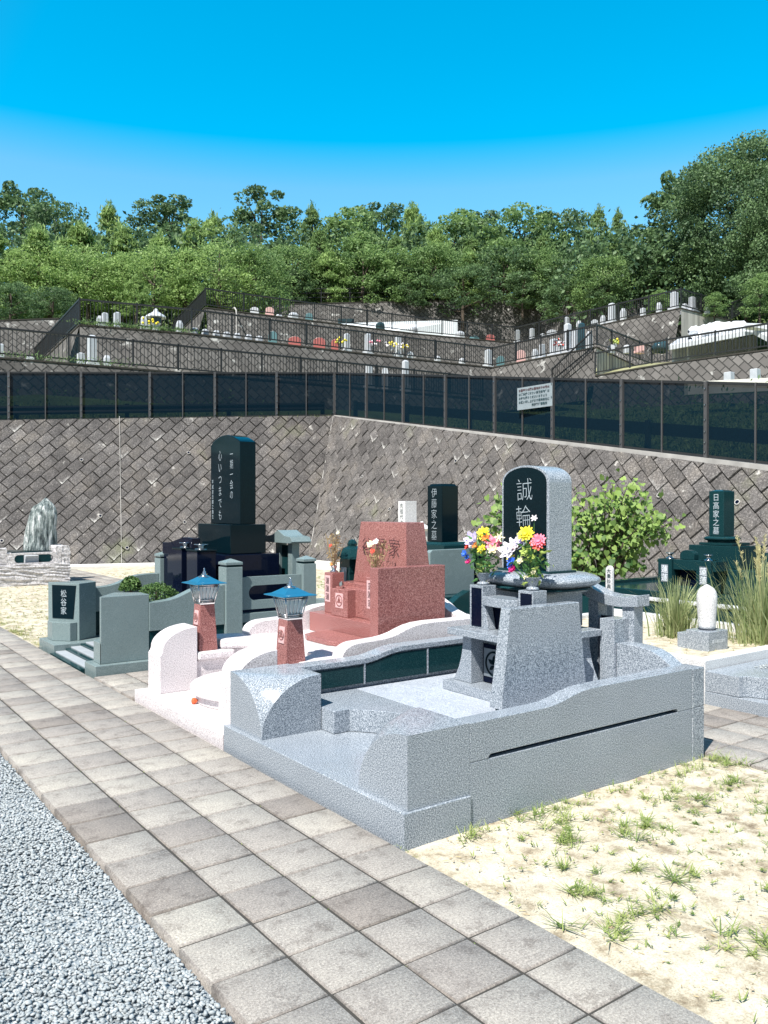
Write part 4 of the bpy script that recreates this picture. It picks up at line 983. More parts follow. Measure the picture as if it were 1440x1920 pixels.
rt_ = thing('roofed_tablet', 'grey granite name tablet with a small upswept roof behind the foreground headstone', 'stone tablet', (4.95, 3.8, 0))
rp = [(3.53, .975), (3.62, .955), (3.72, .955), (3.84, .968), (3.95, 1.005), (4.02, 1.03), (4.02, .95), (3.93, .91), (3.80, .885), (3.68, .88), (3.53, .895)]
MB().prism(rp, 'X', 4.72, 4.86).build('roof', M['grey'], rt_, .004)
MB().box(4.74, 4.84, 3.57, 3.67, .02, .893).build('pillar', M['grey'], rt_, .003)
MB().box(4.74, 4.84, 3.88, 3.97, .02, .91).build('pillar', M['grey'], rt_, .003)
MB().box(4.77, 4.81, 3.672, 3.878, .38, .80).build('tablet', M['navy'], rt_, .002)
mk = thing('grave_marker', 'slim round-topped pale marker with carved characters rising behind the grey tablet roof', 'grave marker', (4.9, 3.9, 0))
MB().prism([(3.89, .1), (3.95, .1), (3.95, 1.12)] + [(3.92 + .03 * math.cos(math.pi * i / 8), 1.12 + .03 * math.sin(math.pi * i / 8)) for i in range(9)] + [(3.89, 1.12)], 'X', 4.91, 4.93).build('board', M['white'], mk, .001)
lettering('大乗妙典', Vector((4.908, 3.92, 1.13)), (0, -1, 0), .036, M['fardark'], mk, out=(-1, 0, 0))

# vases and artificial flower bouquets
def vase(x, y, z, root):
    MB().lathe([(.036, z), (.044, z + .008), (.038, z + .018), (.022, z + .024), (.026, z + .03), (.05, z + .082), (.054, z + .086), (.046, z + .086), (.04, z + .06)], x, y, 22).build('vase', M['grey'], root, smooth=True)
def flower(mb, c, nrm, r, n=9, cup=.35, w=.5, seg=3):
    nrm = Vector(nrm).normalized(); u = nrm.cross(Vector((.3, .2, 1))).normalized(); v = nrm.cross(u); c = Vector(c)
    for i in range(n):
        a = 2 * math.pi * i / n + random.uniform(-.15, .15); d = u * math.cos(a) + v * math.sin(a); s = nrm.cross(d)
        rr = r * random.uniform(.85, 1.1); P = []
        for k in range(seg + 1):
            t = k / seg; wd = w * rr * math.sin(math.pi * (.15 + .75 * t)); ctr = c + d * rr * t + nrm * cup * rr * (t ** 1.6)
            P.append((ctr - s * wd * .5, ctr + s * wd * .5))
        vs = [q for p in P for q in p]; mb.add(vs, [(2 * k, 2 * k + 1, 2 * k + 3, 2 * k + 2) for k in range(seg)])
def leaves(mb, c, n, spread, L, w):
    for _ in range(n):
        p = Vector(c) + Vector((random.gauss(0, spread), random.gauss(0, spread), random.gauss(0, spread * 1.2)))
        d = Vector((random.gauss(0, 1), random.gauss(0, 1), random.gauss(.1, .7))).normalized(); s = d.cross(Vector((random.random(), random.random(), random.random()))).normalized()
        l = L * random.uniform(.6, 1.2); b = d.cross(s) * l * .15
        mb.add([p, p + d * l * .35 + s * w, p + d * l + b, p + d * l * .35 - s * w], [(0, 1, 2), (0, 2, 3)])
def bouquet(x, y, z, label, spec, H=.33, lean=(0, 0)):
    rt = thing('flower_bouquet', label, 'flowers', (x, y, z)); vase(x, y, z, rt)
    st = MB(); lf = MB()
    for col, dx, dy, dz, r, n, cup, w in spec:
        tip = Vector((x + dx, y + dy, z + dz)); st.tube([(x + dx * .05, y + dy * .05, z + .05), (x + dx * .4, y + dy * .4, z + dz * .5), tip], .0022, 4)
        mb = MB(); nrm = (-.75 + dx * 2, -.35 + dy * 2, .45)
        flower(mb, tip, nrm, r, n, cup, w); flower(mb, tip + Vector(nrm).normalized() * .004, nrm, r * .68, n, cup + .3, w)
        if n > 8: flower(mb, tip + Vector(nrm).normalized() * .008, nrm, r * .4, n, cup + .6, w)
        mb.build('blossom', M[col], rt)
    st.build('stems', M['stem'], rt)
    for k in range(7): leaves(lf, (x + random.uniform(-.05, .05), y + random.uniform(-.06, .06), z + .12 + k * .025), 15, .035, .06, .011)
    lf.build('leaves', M['stem'], rt)
    lf = MB(); leaves(lf, (x, y, z + .24), 34, .05, .045, .01); leaves(lf, (x, y, z + .12), 20, .035, .05, .009); lf.build('pale_leaves', M['palegreen'], rt)
bouquet(3.965, 4.26, 1.036, 'bouquet with yellow, pink and orange artificial flowers in the left vase of the foreground grave',
        [('yellow', .03, .03, .36, .055, 13, .15, .4), ('fpink', .02, -.085, .29, .058, 14, .1, .42), ('lilac', -.02, .085, .31, .055, 6, .7, .8), ('fwhite', -.03, .07, .28, .04, 6, .7, .8), ('forange', -.04, .03, .27, .025, 7, .8, .8),
         ('fred', -.04, .11, .26, .022, 7, .8, .8), ('yellow', -.03, -.02, .25, .035, 8, .3, .5), ('forange', 0, -.03, .325, .03, 7, .6, .7), ('fblue', -.04, .145, .21, .028, 7, .5, .7), ('fblue', -.03, .13, .185, .022, 6, .5, .7),
         ('fmagenta', -.03, .115, .155, .024, 7, .5, .8), ('cream', .0, -.10, .25, .04, 6, .6, .6), ('fpink', .05, -.02, .31, .04, 12, .2, .45), ('palegreen', 0, 0, .235, .03, 6, .5, .6), ('cream', .03, -.13, .335, .04, 6, .2, .3)])
bouquet(3.965, 3.785, 1.036, 'bouquet with a white lily and blue artificial flowers in the foreground grave right vase',
        [('yellow', 0, .06, .37, .06, 14, .12, .4), ('fred', .0, -.05, .315, .055, 14, .1, .42), ('fpink', -.004, -.055, .325, .05, 14, .15, .42), ('lilac', 0, .105, .315, .045, 6, .7, .8), ('fwhite', -.04, .17, .255, .08, 6, .4, .62), ('fwhite', -.03, .14, .28, .06, 6, .5, .62),
         ('fred', -.02, .12, .275, .028, 7, .8, .8), ('yellow', -.05, .145, .20, .035, 8, .3, .5), ('fblue', -.07, .12, .185, .032, 7, .5, .7), ('fblue', -.07, .13, .155, .024, 7, .5, .7), ('fmagenta', -.07, .11, .135, .03, 7, .5, .8),
         ('palegreen', -.02, .04, .25, .045, 7, .4, .6), ('palegreen', -.01, .0, .21, .035, 7, .4, .6), ('cream', -.04, .075, .19, .03, 7, .4, .6), ('fwhite', .0, -.015, .47, .026, 6, .5, .5), ('cream', -.03, .03, .08, .018, 6, .5, .6), ('cream', -.02, -.03, .12, .018, 6, .5, .6)])

# ================================================================== GRAVE 2, pale pink and red granite
g2 = thing('grave_enclosure', 'pale pinkish-white granite grave enclosure with round steps and curved curbs, second from the front', 'grave enclosure', (2.33, 5.02, 0))
MB().box(2.335, 4.78, 5.02, 6.72, -.06, .07).build('base_slab', M['pink'], g2, .004)
def round_pillar(y0, y1):
    pr = [(2.44, .072), (2.44, .375), (2.452, .39), (2.462, .415)] + [(2.462 + .298 * (1 - math.cos(t)), .42 + .17 * math.sin(t)) for t in [math.pi / 2 * i / 10 for i in range(11)]] + [(2.76, .072)]
    MB().prism(pr, 'Y', y0, y1).build('corner_pillar', M['pink'], g2, .004)
round_pillar(6.42, 6.69); round_pillar(5.045, 5.315)
c2y = 5.87
def disc(cx, r, z0, z1, name, x1=3.6, bevel=.012, ym=.56):
    pts = [(cx - r * math.cos(a), c2y + min(ym, r) * math.sin(a)) for a in [math.pi * (-.5 + i / 26) for i in range(27)]]
    pts += [(x1, c2y + min(ym, r)), (x1, c2y - min(ym, r))]; MB().prism(pts, 'Z', z0, z1).build(name, M['pink'], g2, bevel)
disc(3.05, .50, .071, .14, 'round_step_riser'); disc(3.05, .54, .142, .20, 'round_step')
def ring(r0, r1, z0, z1, cx, name, mat='pink', bev=.01, a0=-78, a1=78, ny=1.0):
    A = [R(a0 + (a1 - a0) * i / 26) for i in range(27)]
    pts = [(cx + r0 * math.cos(a), c2y + r0 * ny * math.sin(a)) for a in A] + [(cx + r1 * math.cos(a), c2y + r1 * ny * math.sin(a)) for a in A[::-1]]
    MB().prism(pts, 'Z', z0, z1).build(name, M[mat], g2, bev)
ring(.62, .9, .0, .372, 2.86, 'ring_wall'); ring(.585, .95, .375, .455, 2.86, 'ring_coping', bev=.02)
MB().box(2.765, 3.05, 6.44, 6.70, .07, .30).build('side_wall', M['pink'], g2, .004)
MB().box(2.765, 3.10, 6.41, 6.71, .302, .375).build('side_coping', M['pink'], g2, .02)
MB().box(2.765, 3.05, 5.04, 5.30, .07, .30).build('side_wall', M['pink'], g2, .004)
MB().box(2.765, 3.30, 5.03, 5.33, .302, .40).build('side_coping', M['pink'], g2, .02)
MB().box(3.3, 4.75, 5.06, 6.68, .07, .448).build('raised_floor', M['pink'], g2, .004)
def curb(y0, y1, z):
    pr = [(3.30, .40 + z), (3.30, .475)] + [(3.30 + .16 * (1 - math.cos(t)), .475 + .095 * math.sin(t)) for t in [math.pi / 2 * i / 8 for i in range(1, 9)]] + \
         [(3.66, .578), (3.74, .587), (3.81, .603), (3.88, .627), (3.95, .648), (4.03, .662), (4.14, .668), (4.75, .666), (4.75, .40 + z)]
    MB().prism(pr, 'Y', y0, y1).build('side_curb', M['pink'], g2, .006)
curb(5.05, 5.19, 0); curb(6.55, 6.69, 0)
MB().prism([(5.19, .45), (5.19, .66), (5.3, .665), (5.4, .69), (5.5, .74), (5.6, .78), (5.7, .79), (6.04, .79), (6.14, .78), (6.24, .74), (6.34, .69), (6.44, .665), (6.55, .66), (6.55, .45)], 'X', 4.62, 4.74).build('back_curb', M['pink'], g2, .005)
MB().prism([(3.74, 5.52), (3.62, 5.58), (3.58, 5.68), (3.58, 5.98), (3.62, 6.08), (3.74, 6.14), (3.9, 6.14), (3.9, 5.52)], 'Z', .22, .455).build('altar_step', M['pink'], g2, .004)
MB().prism([(3.72, 5.50), (3.60, 5.56), (3.555, 5.67), (3.555, 5.99), (3.60, 6.10), (3.72, 6.16), (3.89, 6.16), (3.89, 5.50)], 'Z', .457, .495).build('step_top', M['red'], g2, .006)
h2 = thing('headstone', 'red granite headstone with a slanting face and carved dark characters', 'headstone', (4.2, 5.9, .45))
MB().box(3.90, 4.62, 5.42, 6.52, .45, .62).build('base', M['red'], h2, .005)
MB().box(4.12, 4.60, 5.46, 6.34, .622, .90).build('pedestal', M['red'], h2, .004)
MB().box(4.02, 4.14, 5.74, 6.26, .622, .865).build('offering_ledge', M['red'], h2, .004)
a = [(4.24, 5.50, .90), (4.52, 5.50, .90), (4.52, 6.30, .90), (4.24, 6.30, .90)]; b = [(4.27, 5.545, 1.45), (4.47, 5.545, 1.45), (4.47, 6.225, 1.45), (4.27, 6.225, 1.45)]
MB().loft(a, b).build('stele', M['red'], h2, .005)
lettering('谷野家', Vector((4.243, 6.19, 1.235)), (0, -1, 0), .17, M['letterred'], h2, vertical=False, pitch=1.2, out=(-1, 0, 0), jitter=.06)
lettering('人', Vector((4.243, 5.66, 1.11)), (0, -1, 0), .09, M['letterred'], h2, out=(-1, 0, 0))
s2 = thing('stone_screen', 'polished red granite screen slab on the right side of the red grave', 'stone screen', (3.83, 5.35, .45))
MB().box(3.80, 4.50, 5.30, 5.41, .449, 1.095).build('slab', M['red'], s2, .005)
def red_box(x0, x1, y0, y1, z0, z1, label, name, cat, panel=True, cr=False):
    rt = thing(name, label, cat, ((x0 + x1) / 2, (y0 + y1) / 2, z0)); MB().box(x0, x1, y0, y1, z0, z1).build('block', M['red'], rt, .004)
    if panel:
        MB().box(x0 - .002, x0, y0 + .03, y1 - .012, z0 + .10, z1 - .025).build('carved_panel', M['carve'], rt)
        for k in range(3): lettering('蓮', Vector((x0 - .003, (y0 + y1) / 2 + .01 + random.uniform(-.01, .01), z1 - .04 - k * .072)), (0, -1, 0), .066, M['letterred'], rt, out=(-1, 0, 0), name='carved_flower')
    if cr:
        MB().box(x0 - .002, x0, (y0 + y1) / 2 - .06, (y0 + y1) / 2 + .06, z0 + .075, z0 + .205).build('carved_panel', M['carve'], rt)
        crest((x0 - .0022, (y0 + y1) / 2, z0 + .14), (0, -1, 0), (-1, 0, 0), .052, M['red'], rt, 0)
    return rt
red_box(4.0, 4.13, 6.29, 6.42, .62, .985, 'left red granite vase block with a pale carved flower panel', 'vase_block', 'vase block')
red_box(4.0, 4.13, 5.62, 5.75, .62, .985, 'right red granite vase block with a pale carved flower panel, beside the red screen slab', 'vase_block', 'vase block')
red_box(3.935, 4.08, 5.94, 6.20, .62, .86, 'squat red granite incense block with a round leaf crest', 'incense_block', 'incense block', False, True)
cup = thing('offering_cup', 'small metal cup standing on the red incense block', 'cup', (3.99, 6.13, .86))
MB().lathe([(.014, .861), (.022, .875), (.024, .90), (.018, .915), (.02, .918)], 4.0, 6.13, 16).build('cup', M['steel'], cup, smooth=True)
# small dark house-shaped incense holder
ih = thing('incense_lantern', 'small dark roofed stone lantern left of the red headstone', 'stone lantern', (4.3, 6.42, .6))
MB().frust(4.32, 6.44, .60, 1.10, .20, .17).build('body', M['dkgreen'], ih, .004)
MB().lathe([(.17, 1.10), (.165, 1.12), (.10, 1.19), (.045, 1.215), (.05, 1.24), (.03, 1.27), (.005, 1.28)], 4.32, 6.44, 8).build('roof', M['dkgreen'], ih)
MB().box(4.22, 4.226, 6.39, 6.48, .82, 1.02).build('lattice', M['carvegrey'], ih)
def dry_bunch(x, y, z, h, label, heads, spread=.05):
    rt = thing('dried_flowers', label, 'flowers', (x, y, z)); st = MB()
    MB().lathe([(.035, z), (.04, z + .01), (.018, z + .02), (.03, z + .055), (.034, z + .06)], x, y, 16).build('steel_vase', M['steel'], rt, smooth=True)
    for _ in range(26):
        dx, dy = random.gauss(0, spread), random.gauss(0, spread); hh = h * random.uniform(.6, 1)
        st.tube([(x, y, z + .03), (x + dx * .5, y + dy * .5, z + hh * .5), (x + dx, y + dy, z + hh)], .0022, 3)
    st.build('dry_stems', M['dry'], rt); lf = MB()
    for k in range(8): leaves(lf, (x + random.gauss(0, spread * .4), y + random.gauss(0, spread * .4), z + h * (.25 + .09 * k)), 14, .022, .04, .007)
    lf.build('dry_leaves', M['dry'], rt)
    for col, dx, dy, dz, r in heads:
        mb = MB(); flower(mb, (x + dx, y + dy, z + dz), (-.7, -.4, .5), r, 11, .3, .45); flower(mb, (x + dx, y + dy, z + dz), (-.7, -.4, .5), r * .6, 9, .7, .5); mb.build('blossom', M[col], rt)
dry_bunch(4.06, 6.35, .987, .36, 'dried brown flower bunch with a red bloom in the left vase of the red grave', [('fred', 0, .06, .24, .02), ('forange', 0, .03, .07, .028), ('cream', .01, -.05, .36, .02)])
dry_bunch(4.06, 5.70, .987, .30, 'dried bunch with cream and coral blooms in front of the red headstone', [('cream', 0, .07, .275, .035), ('fwhite', 0, -.01, .30, .03), ('fred', -.02, .01, .22, .027)], .06)
wf = thing('dried_flowers', 'withered orange sprig standing behind the left red vase block', 'flowers', (4.3, 6.66, .66))
lf = MB(); leaves(lf, (4.28, 6.62, .86), 40, .03, .04, .012); lf.build('sprig_leaves', M['forange'], wf); MB().tube([(4.28, 6.62, .66), (4.28, 6.62, .9)], .004).build('stem', M['dry'], wf)

def pillar_lantern(x, y, z0, z1, label):
    rt = thing('pillar_lantern', label, 'lantern', (x, y, z0), 'steel lanterns on red pillars')
    MB().frust(x, y, z0, z1, .168, .128).build('pillar', M['red'], rt, .003)
    f = x - .076
    MB().loft([(f - .003, y - .04, z1 - .17), (f - .003, y + .04, z1 - .17), (f + .012, y + .04, z1 - .17), (f + .012, y - .04, z1 - .17)], [(f + .0065, y - .04, z1 - .05), (f + .0065, y + .04, z1 - .05), (f + .02, y + .04, z1 - .05), (f + .02, y - .04, z1 - .05)]).build('carved_panel', M['carve'], rt)
    crest((f - .002, y, z1 - .11), (0, -1, 0), (-1, 0, .07), .038, M['red'], rt, 0)
    MB().frust(x, y, z1, z1 + .014, .125, .14).build('collar', M['steel'], rt, .002)
    w0, w1, h = .125, .182, .150; zb = z1 + .015; gl = MB(); gl.frust(x, y, zb, zb + h, w0 * .9, w1 * .9); gl.build('glass_body', M['glass'], rt)
    fr = MB()
    for sx in (-1, 1):
        for sy in (-1, 1):
            fr.tube([(x + sx * w0 / 2, y + sy * w0 / 2, zb), (x + sx * w1 / 2, y + sy * w1 / 2, zb + h)], .007, 4)
    for s in (-1, 1):
        for k in range(4):
            u = -.6 + .4 * k
            fr.tube([(x + s * w0 / 2, y + u * w0 / 2, zb + .02), (x + s * w1 / 2, y + u * w1 / 2, zb + h - .015)], .003, 4)
            fr.tube([(x + u * w0 / 2, y + s * w0 / 2, zb + .02), (x + u * w1 / 2, y + s * w1 / 2, zb + h - .015)], .003, 4)
    for zz, w in ((zb + .006, w0), (zb + .022, w0 + .008), (zb + h - .014, w1 - .006), (zb + h, w1)):
        fr.tube([(x - w / 2, y - w / 2, zz), (x + w / 2, y - w / 2, zz), (x + w / 2, y + w / 2, zz), (x - w / 2, y + w / 2, zz), (x - w / 2, y - w / 2, zz)], .006, 4)
    fr.build('frame', M['steel'], rt, smooth=True)
    zr = zb + h + .004; n = 8; prof = [(.148, 0), (.146, .006), (.105, .022), (.066, .045), (.04, .062)]
    vs = []
    for r, z in prof:
        for i in range(4):
            a = math.pi / 4 + i * math.pi / 2; vs.append((x + r * math.sqrt(2) * math.cos(a) * .98, y + r * math.sqrt(2) * math.sin(a) * .98, zr + z + (.006 if r > .14 else 0)))
    fs = [(0, 3, 2, 1), tuple(16 + i for i in range(4))] + [(k * 4 + i, k * 4 + (i + 1) % 4, k * 4 + 4 + (i + 1) % 4, k * 4 + 4 + i) for k in range(4) for i in range(4)]
    mb = MB(); mb.add(vs, fs); mb.build('roof', M['blueroof'], rt, .002)
    MB().lathe([(.05, zr + .06), (.046, zr + .068), (.02, zr + .074), (.03, zr + .082), (.012, zr + .09), (.016, zr + .10), (.007, zr + .11), (.006, zr + .13), (.002, zr + .136)], x, y, 14).build('finial', M['steel'], rt, smooth=True)
pillar_lantern(2.87, 6.53, .376, .762, 'steel lantern with a blue-shining roof on the left red granite pillar')
pillar_lantern(2.99, 5.27, .40, .762, 'steel lantern with a blue-shining roof on the right red granite pillar')
rb = thing('paper_ball', 'small orange-red crumpled ball lying on the white granite step', 'ball', (2.53, 5.95, .07))
bm = bmesh.new(); bmesh.ops.create_icosphere(bm, subdivisions=2, radius=.026)
for v in bm.verts: v.co *= random.uniform(.8, 1.15); v.co += Vector((2.53, 5.95, .094))
me = bpy.data.meshes.new('ball'); bm.to_mesh(me); bm.free(); finish(me, 'ball', M['orange'], rb)

# ================================================================== GRAVE 3, grey-green granite with black stele
g3 = thing('grave_enclosure', 'grey-green granite grave enclosure with wedge entrance blocks and a slotted rail, third from the front', 'grave enclosure', (2.34, 7.8, 0))
MB().box(2.345, 4.95, 7.815, 8.16, -.06, .085).build('base_slab', M['green'], g3, .004)
MB().box(2.345, 4.95, 9.29, 9.93, -.06, .085).build('base_slab', M['green'], g3, .004)
for i, (xa, zz) in enumerate(((2.36, .02), (2.52, .055), (2.68, .09), (2.86, .125))):
    MB().box(xa, xa + .30, 8.163, 9.287, -.05, zz).build('step', M['steptread'], g3, .003)
    MB().box(xa - .055, xa - .001, 8.163, 9.287, -.05, zz - .012).build('riser', M['dkgreen'], g3, .001)
MB().box(3.1, 4.9, 8.0, 9.75, .08, .20).build('floor', M['green'], g3, .003)
cm = 8.865
def wedge(m, plaque):
    f = lambda y: 2 * cm - y if m else y
    MB().prism([(x, f(y)) for x, y in [(2.42, 7.895), (2.42, 7.935), (2.66, 8.27), (2.89, 8.12), (2.89, 7.895)]], 'Z', .086, .725).build('entrance_block', M['green'], g3, .004)
    MB().prism([(x, f(y)) for x, y in [(2.412, 7.89), (2.412, 8.10), (2.56, 8.27), (2.64, 8.25), (2.42, 7.94)]], 'Z', .086, .29).build('block_foot', M['green'], g3, .004)
wedge(False, False); wedge(True, True)
A = Vector((2.42, 2 * cm - 7.935, 0)); B = Vector((2.66, 2 * cm - 8.27, 0)); dd = (B - A).normalized(); nn = Vector((dd.y, -dd.x, 0))
if nn.dot(Vector((0, 0, 0)) - A) < 0: nn = -nn
mb = MB(); q = [(.05, .325), (.335, .325), (.372, .70), (.045, .70)]
mb.loft([A + dd * s + Vector((0, 0, z)) + nn * .001 for s, z in q], [A + dd * s + Vector((0, 0, z)) + nn * .006 for s, z in q]); mb.build('name_plaque', M['black'], g3, .001)
lettering('松谷家', A + dd * .205 + nn * .0062 + Vector((0, 0, .655)), dd, .092, M['engraving'], g3, out=nn, jitter=.08, sx=.9)
sidep = [(2.89, .36), (3.69, .36), (3.69, .775), (3.52, .772), (3.42, .762), (3.34, .742), (3.26, .708), (3.18, .676), (3.09, .655), (2.98, .645), (2.89, .643)]
for y0, y1 in ((7.885, 8.0), (9.745, 9.86)):
    MB().prism(sidep, 'Y', y0, y1).build('side_wall', M['green'], g3, .005)
    MB().box(2.89, 4.80, y0 + .015, y1 - .01, .085, .358).build('side_plinth', M['dkgreen'], g3)
    for px_ in ((3.692, 3.88), (4.625, 4.79)):
        cx_ = sum(px_) / 2; w_ = px_[1] - px_[0]; cyy = (y0 + y1) / 2
        MB().box(px_[0], px_[1], cyy - w_ / 2, cyy + w_ / 2, .086, .955).build('post', M['green'], g3, .004)
        MB().box(px_[0] + .012, px_[1] - .012, cyy - w_ / 2 + .012, cyy + w_ / 2 - .012, .955, .978).build('post_neck', M['dkgreen'], g3)
        MB().frust(cx_, cyy, .978, 1.005, w_ * 1.02, w_ * 1.02).frust(cx_, cyy, 1.0052, 1.04, w_, .01).build('post_cap', M['green'], g3, .002)
    # rail plate with a long rounded slot
    n = 40; ox, oz, hx, hz = 4.252, .665, .272, .08; inner = []; outer = []
    for i in range(n):
        a = 2 * math.pi * i / n; cxx = math.copysign(hx - hz, math.cos(a)); inner.append((ox + cxx + hz * math.cos(a), oz + hz * math.sin(a)))
    for (ix, iz) in inner:
        dx, dz = (ix - ox), (iz - oz); s = min(.37 / max(abs(dx), 1e-5), .172 / max(abs(dz), 1e-5)); outer.append((ox + dx * s, oz + dz * s))
    for cr_ in ((3.882, .837), (4.622, .837), (3.882, .493), (4.622, .493)):
        k = min(range(n), key=lambda i: (outer[i][0] - cr_[0]) ** 2 + (outer[i][1] - cr_[1]) ** 2); outer[k] = cr_
    vs = [(x, y0 + .02, z) for x, z in inner] + [(x, y0 + .02, z) for x, z in outer] + [(x, y1 - .02, z) for x, z in inner] + [(x, y1 - .02, z) for x, z in outer]; fs = []
    for i in range(n):
        j = (i + 1) % n; fs += [(i, j, n + j, n + i), (2 * n + i, 3 * n + i, 3 * n + j, 2 * n + j), (i, 2 * n + i, 2 * n + j, j), (n + i, n + j, 3 * n + j, 3 * n + i)]
    mb = MB(); mb.add(vs, fs); mb.build('slotted_rail', M['green'], g3)
    MB().box(3.882, 4.622, y0 + .01, y1 - .01, .36, .455).build('lower_rail', M['green'], g3, .004)
h3 = thing('headstone', 'very tall glossy black headstone with a low arched top and brushed columns of characters', 'headstone', (4.3, 8.95, .1))
MB().box(3.86, 4.66, 8.22, 9.62, .15, .80).build('lower_plinth', M['navy'], h3, .005)
MB().box(3.92, 4.60, 8.36, 9.50, .802, 1.05).build('upper_plinth', M['navy'], h3, .005)
MB().box(4.05, 4.50, 8.50, 9.40, 1.052, 1.385).build('pedestal', M['black'], h3, .006)
pr = [(8.56, 1.386), (8.56, 2.335)] + [(8.56 + .80 * i / 14, 2.335 + .10 * math.sin(math.pi * min(1, (i / 14) * .97)) ** .9) for i in range(1, 14)] + [(9.36, 2.325), (9.36, 1.386)]
MB().prism(pr, 'X', 4.20, 4.40).build('stele', M['black'], h3, .006)
lettering('一期一会の', Vector((4.198, 8.78, 2.26)), (0, -1, 0), .118, M['engraving'], h3, out=(-1, 0, 0), jitter=.12, sx=.75, pitch=1.0)
lettering('心いつまでも', Vector((4.198, 9.09, 2.27)), (0, -1, 0), .135, M['engraving'], h3, out=(-1, 0, 0), jitter=.12, sx=.75, pitch=1.05)
lettering('平成吉日建之施主', Vector((4.198, 9.30, 1.92)), (0, -1, 0), .055, M['engraving'], h3, out=(-1, 0, 0), jitter=.05, sx=.8, pitch=1.1)
def vase_box(x0, x1, y0, y1, z1, label):
    rt = thing('vase_block', label, 'vase block', ((x0 + x1) / 2, (y0 + y1) / 2, .2)); MB().box(x0, x1, y0, y1, .2, z1).build('block', M['navy'], rt, .006)
    MB().box(x0 - .008, x1 + .008, y0 - .008, y1 + .008, z1 + .001, z1 + .02).build('lid', M['black'], rt, .004)
    cx_, cy_ = (x0 + x1) / 2, (y0 + y1) / 2
    MB().lathe([(.075, z1 + .021), (.07, z1 + .026), (.03, z1 + .033), (.028, z1 + .045), (.055, z1 + .066), (.085, z1 + .073), (.08, z1 + .078), (.05, z1 + .072)], cx_, cy_, 20).build('steel_vase', M['steel'], rt, smooth=True)
vase_box(3.58, 3.80, 8.33, 8.62, 1.10, 'front glossy black vase block with a steel vase rim, beside the tall black headstone')
vase_box(3.62, 3.84, 8.86, 9.12, 1.10, 'rear glossy black vase block with a steel vase rim, left of the front one')
bsn = thing('stone_screen', 'glossy black side screen with a wavy top at the left of the black headstone', 'stone screen', (3.8, 9.4, .2))
MB().prism([(8.85, .2), (8.85, 1.225), (8.98, 1.235), (9.12, 1.23), (9.3, 1.20), (9.48, 1.165), (9.62, 1.155), (9.76, 1.15), (9.76, .2)], 'X', 3.74, 3.84).build('slab', M['navy'], bsn, .006)
def roof_tablet(x, y, z0, zt, label, mat='green'):
    rt = thing('roofed_tablet', label, 'stone tablet', (x, y, z0))
    MB().box(x - .05, x + .05, y - .20, y - .10, z0, zt).box(x - .05, x + .05, y + .10, y + .20, z0, zt).build('pillar', M[mat], rt, .004)
    MB().box(x - .02, x + .02, y - .099, y + .099, z0 + .2, zt - .03).build('tablet', M['dkgreen'], rt, .002)
    MB().prism([(y - .34, zt + .02), (y - .3, zt + .075), (y - .15, zt + .09), (y, zt + .15), (y + .15, zt + .09), (y + .3, zt + .075), (y + .34, zt + .02), (y + .3, zt), (y - .3, zt)], 'X', x - .13, x + .13).build('roof', M[mat], rt, .004)
roof_tablet(4.85, 8.62, .1, 1.16, 'grey-green roofed name tablet behind the slotted rail')
def bush(x, y, z, rx, ry, rz, label, n=1500, L=.03):
    rt = thing('clipped_bush', label, 'bush', (x, y, z))
    MB().tube([(x, y, z - .1), (x, y, z + rz * .6)], .02).build('stem', M['bark'], rt)
    u = rng.normal(0, 1, (n, 3)); u /= np.linalg.norm(u, axis=1)[:, None]; u[:, 2] = np.abs(u[:, 2]) * 1.0 - .1
    rr = rng.uniform(.8, 1.06, (n, 1)) * (1 + .08 * np.sin(u[:, :1] * 9) * np.cos(u[:, 1:2] * 8)); c = u * rr * np.array([rx, ry, rz]) + np.array([x, y, z])
    leaf_cloud('foliage', c, L, M['leaf_hedge'], rt, up=.6, width=.5)
def leaf_cloud(name, c, L, mat, parent=None, up=0.0, width=.55, loc=None, tone=None, elong=1.0, jit=.35):
    n = len(c); d = rng.normal(0, 1, (n, 3)); d[:, 2] += up; d /= np.linalg.norm(d, axis=1)[:, None]
    r = rng.normal(0, 1, (n, 3)); s = np.cross(d, r); s /= np.linalg.norm(s, axis=1)[:, None]
    l = (L * rng.uniform(1 - jit, 1 + jit, (n, 1))) * elong; w = l * width / elong
    b = np.cross(d, s) * l * .12
    v = np.stack([c - d * l * .5, c + s * w * .5 + b, c + d * l * .5, c - s * w * .5 + b], 1).reshape(-1, 3)
    f = np.arange(4 * n).reshape(n, 4)
    if tone is None: tone = rng.uniform(0, 1, n)
    return np_mesh(name, v, f, mat, tone, parent=parent, loc=loc)
bush(3.12, 8.30, .56, .24, .20, .25, 'rounded clipped green bush rising over the curved grey-green side wall', 2600, .028)
bush(3.3, 9.62, .62, .12, .12, .15, 'smaller dark green bush beyond the entrance blocks of the grey-green grave', 1100, .04)

# ================================================================== rough granite monument at the far left
mo = thing('rock_monument', 'natural upright rock on a rough split-granite base at the far left', 'monument', (4.1, 18.3, 0))
def rough_box(x0, x1, y0, y1, z0, z1, name, root, cuts=10, amp=.03, mat='roughgranite'):
    bm = bmesh.new(); bmesh.ops.create_cube(bm, size=1)
    bmesh.ops.subdivide_edges(bm, edges=bm.edges, cuts=cuts, use_grid_fill=True)
    for v in bm.verts:
        p = Vector((x0 + (v.co.x + .5) * (x1 - x0), y0 + (v.co.y + .5) * (y1 - y0), z0 + (v.co.z + .5) * (z1 - z0)))
        k = amp * (.4 + .6 * math.sin(p.x * 9 + p.z * 13) * math.cos(p.y * 11 + p.z * 7)); p += v.co.normalized() * (random.uniform(-amp, amp) * .5 + k * .6); v.co = p
    me = bpy.data.meshes.new(name); bm.to_mesh(me); bm.free(); return finish(me, name, M[mat], root)
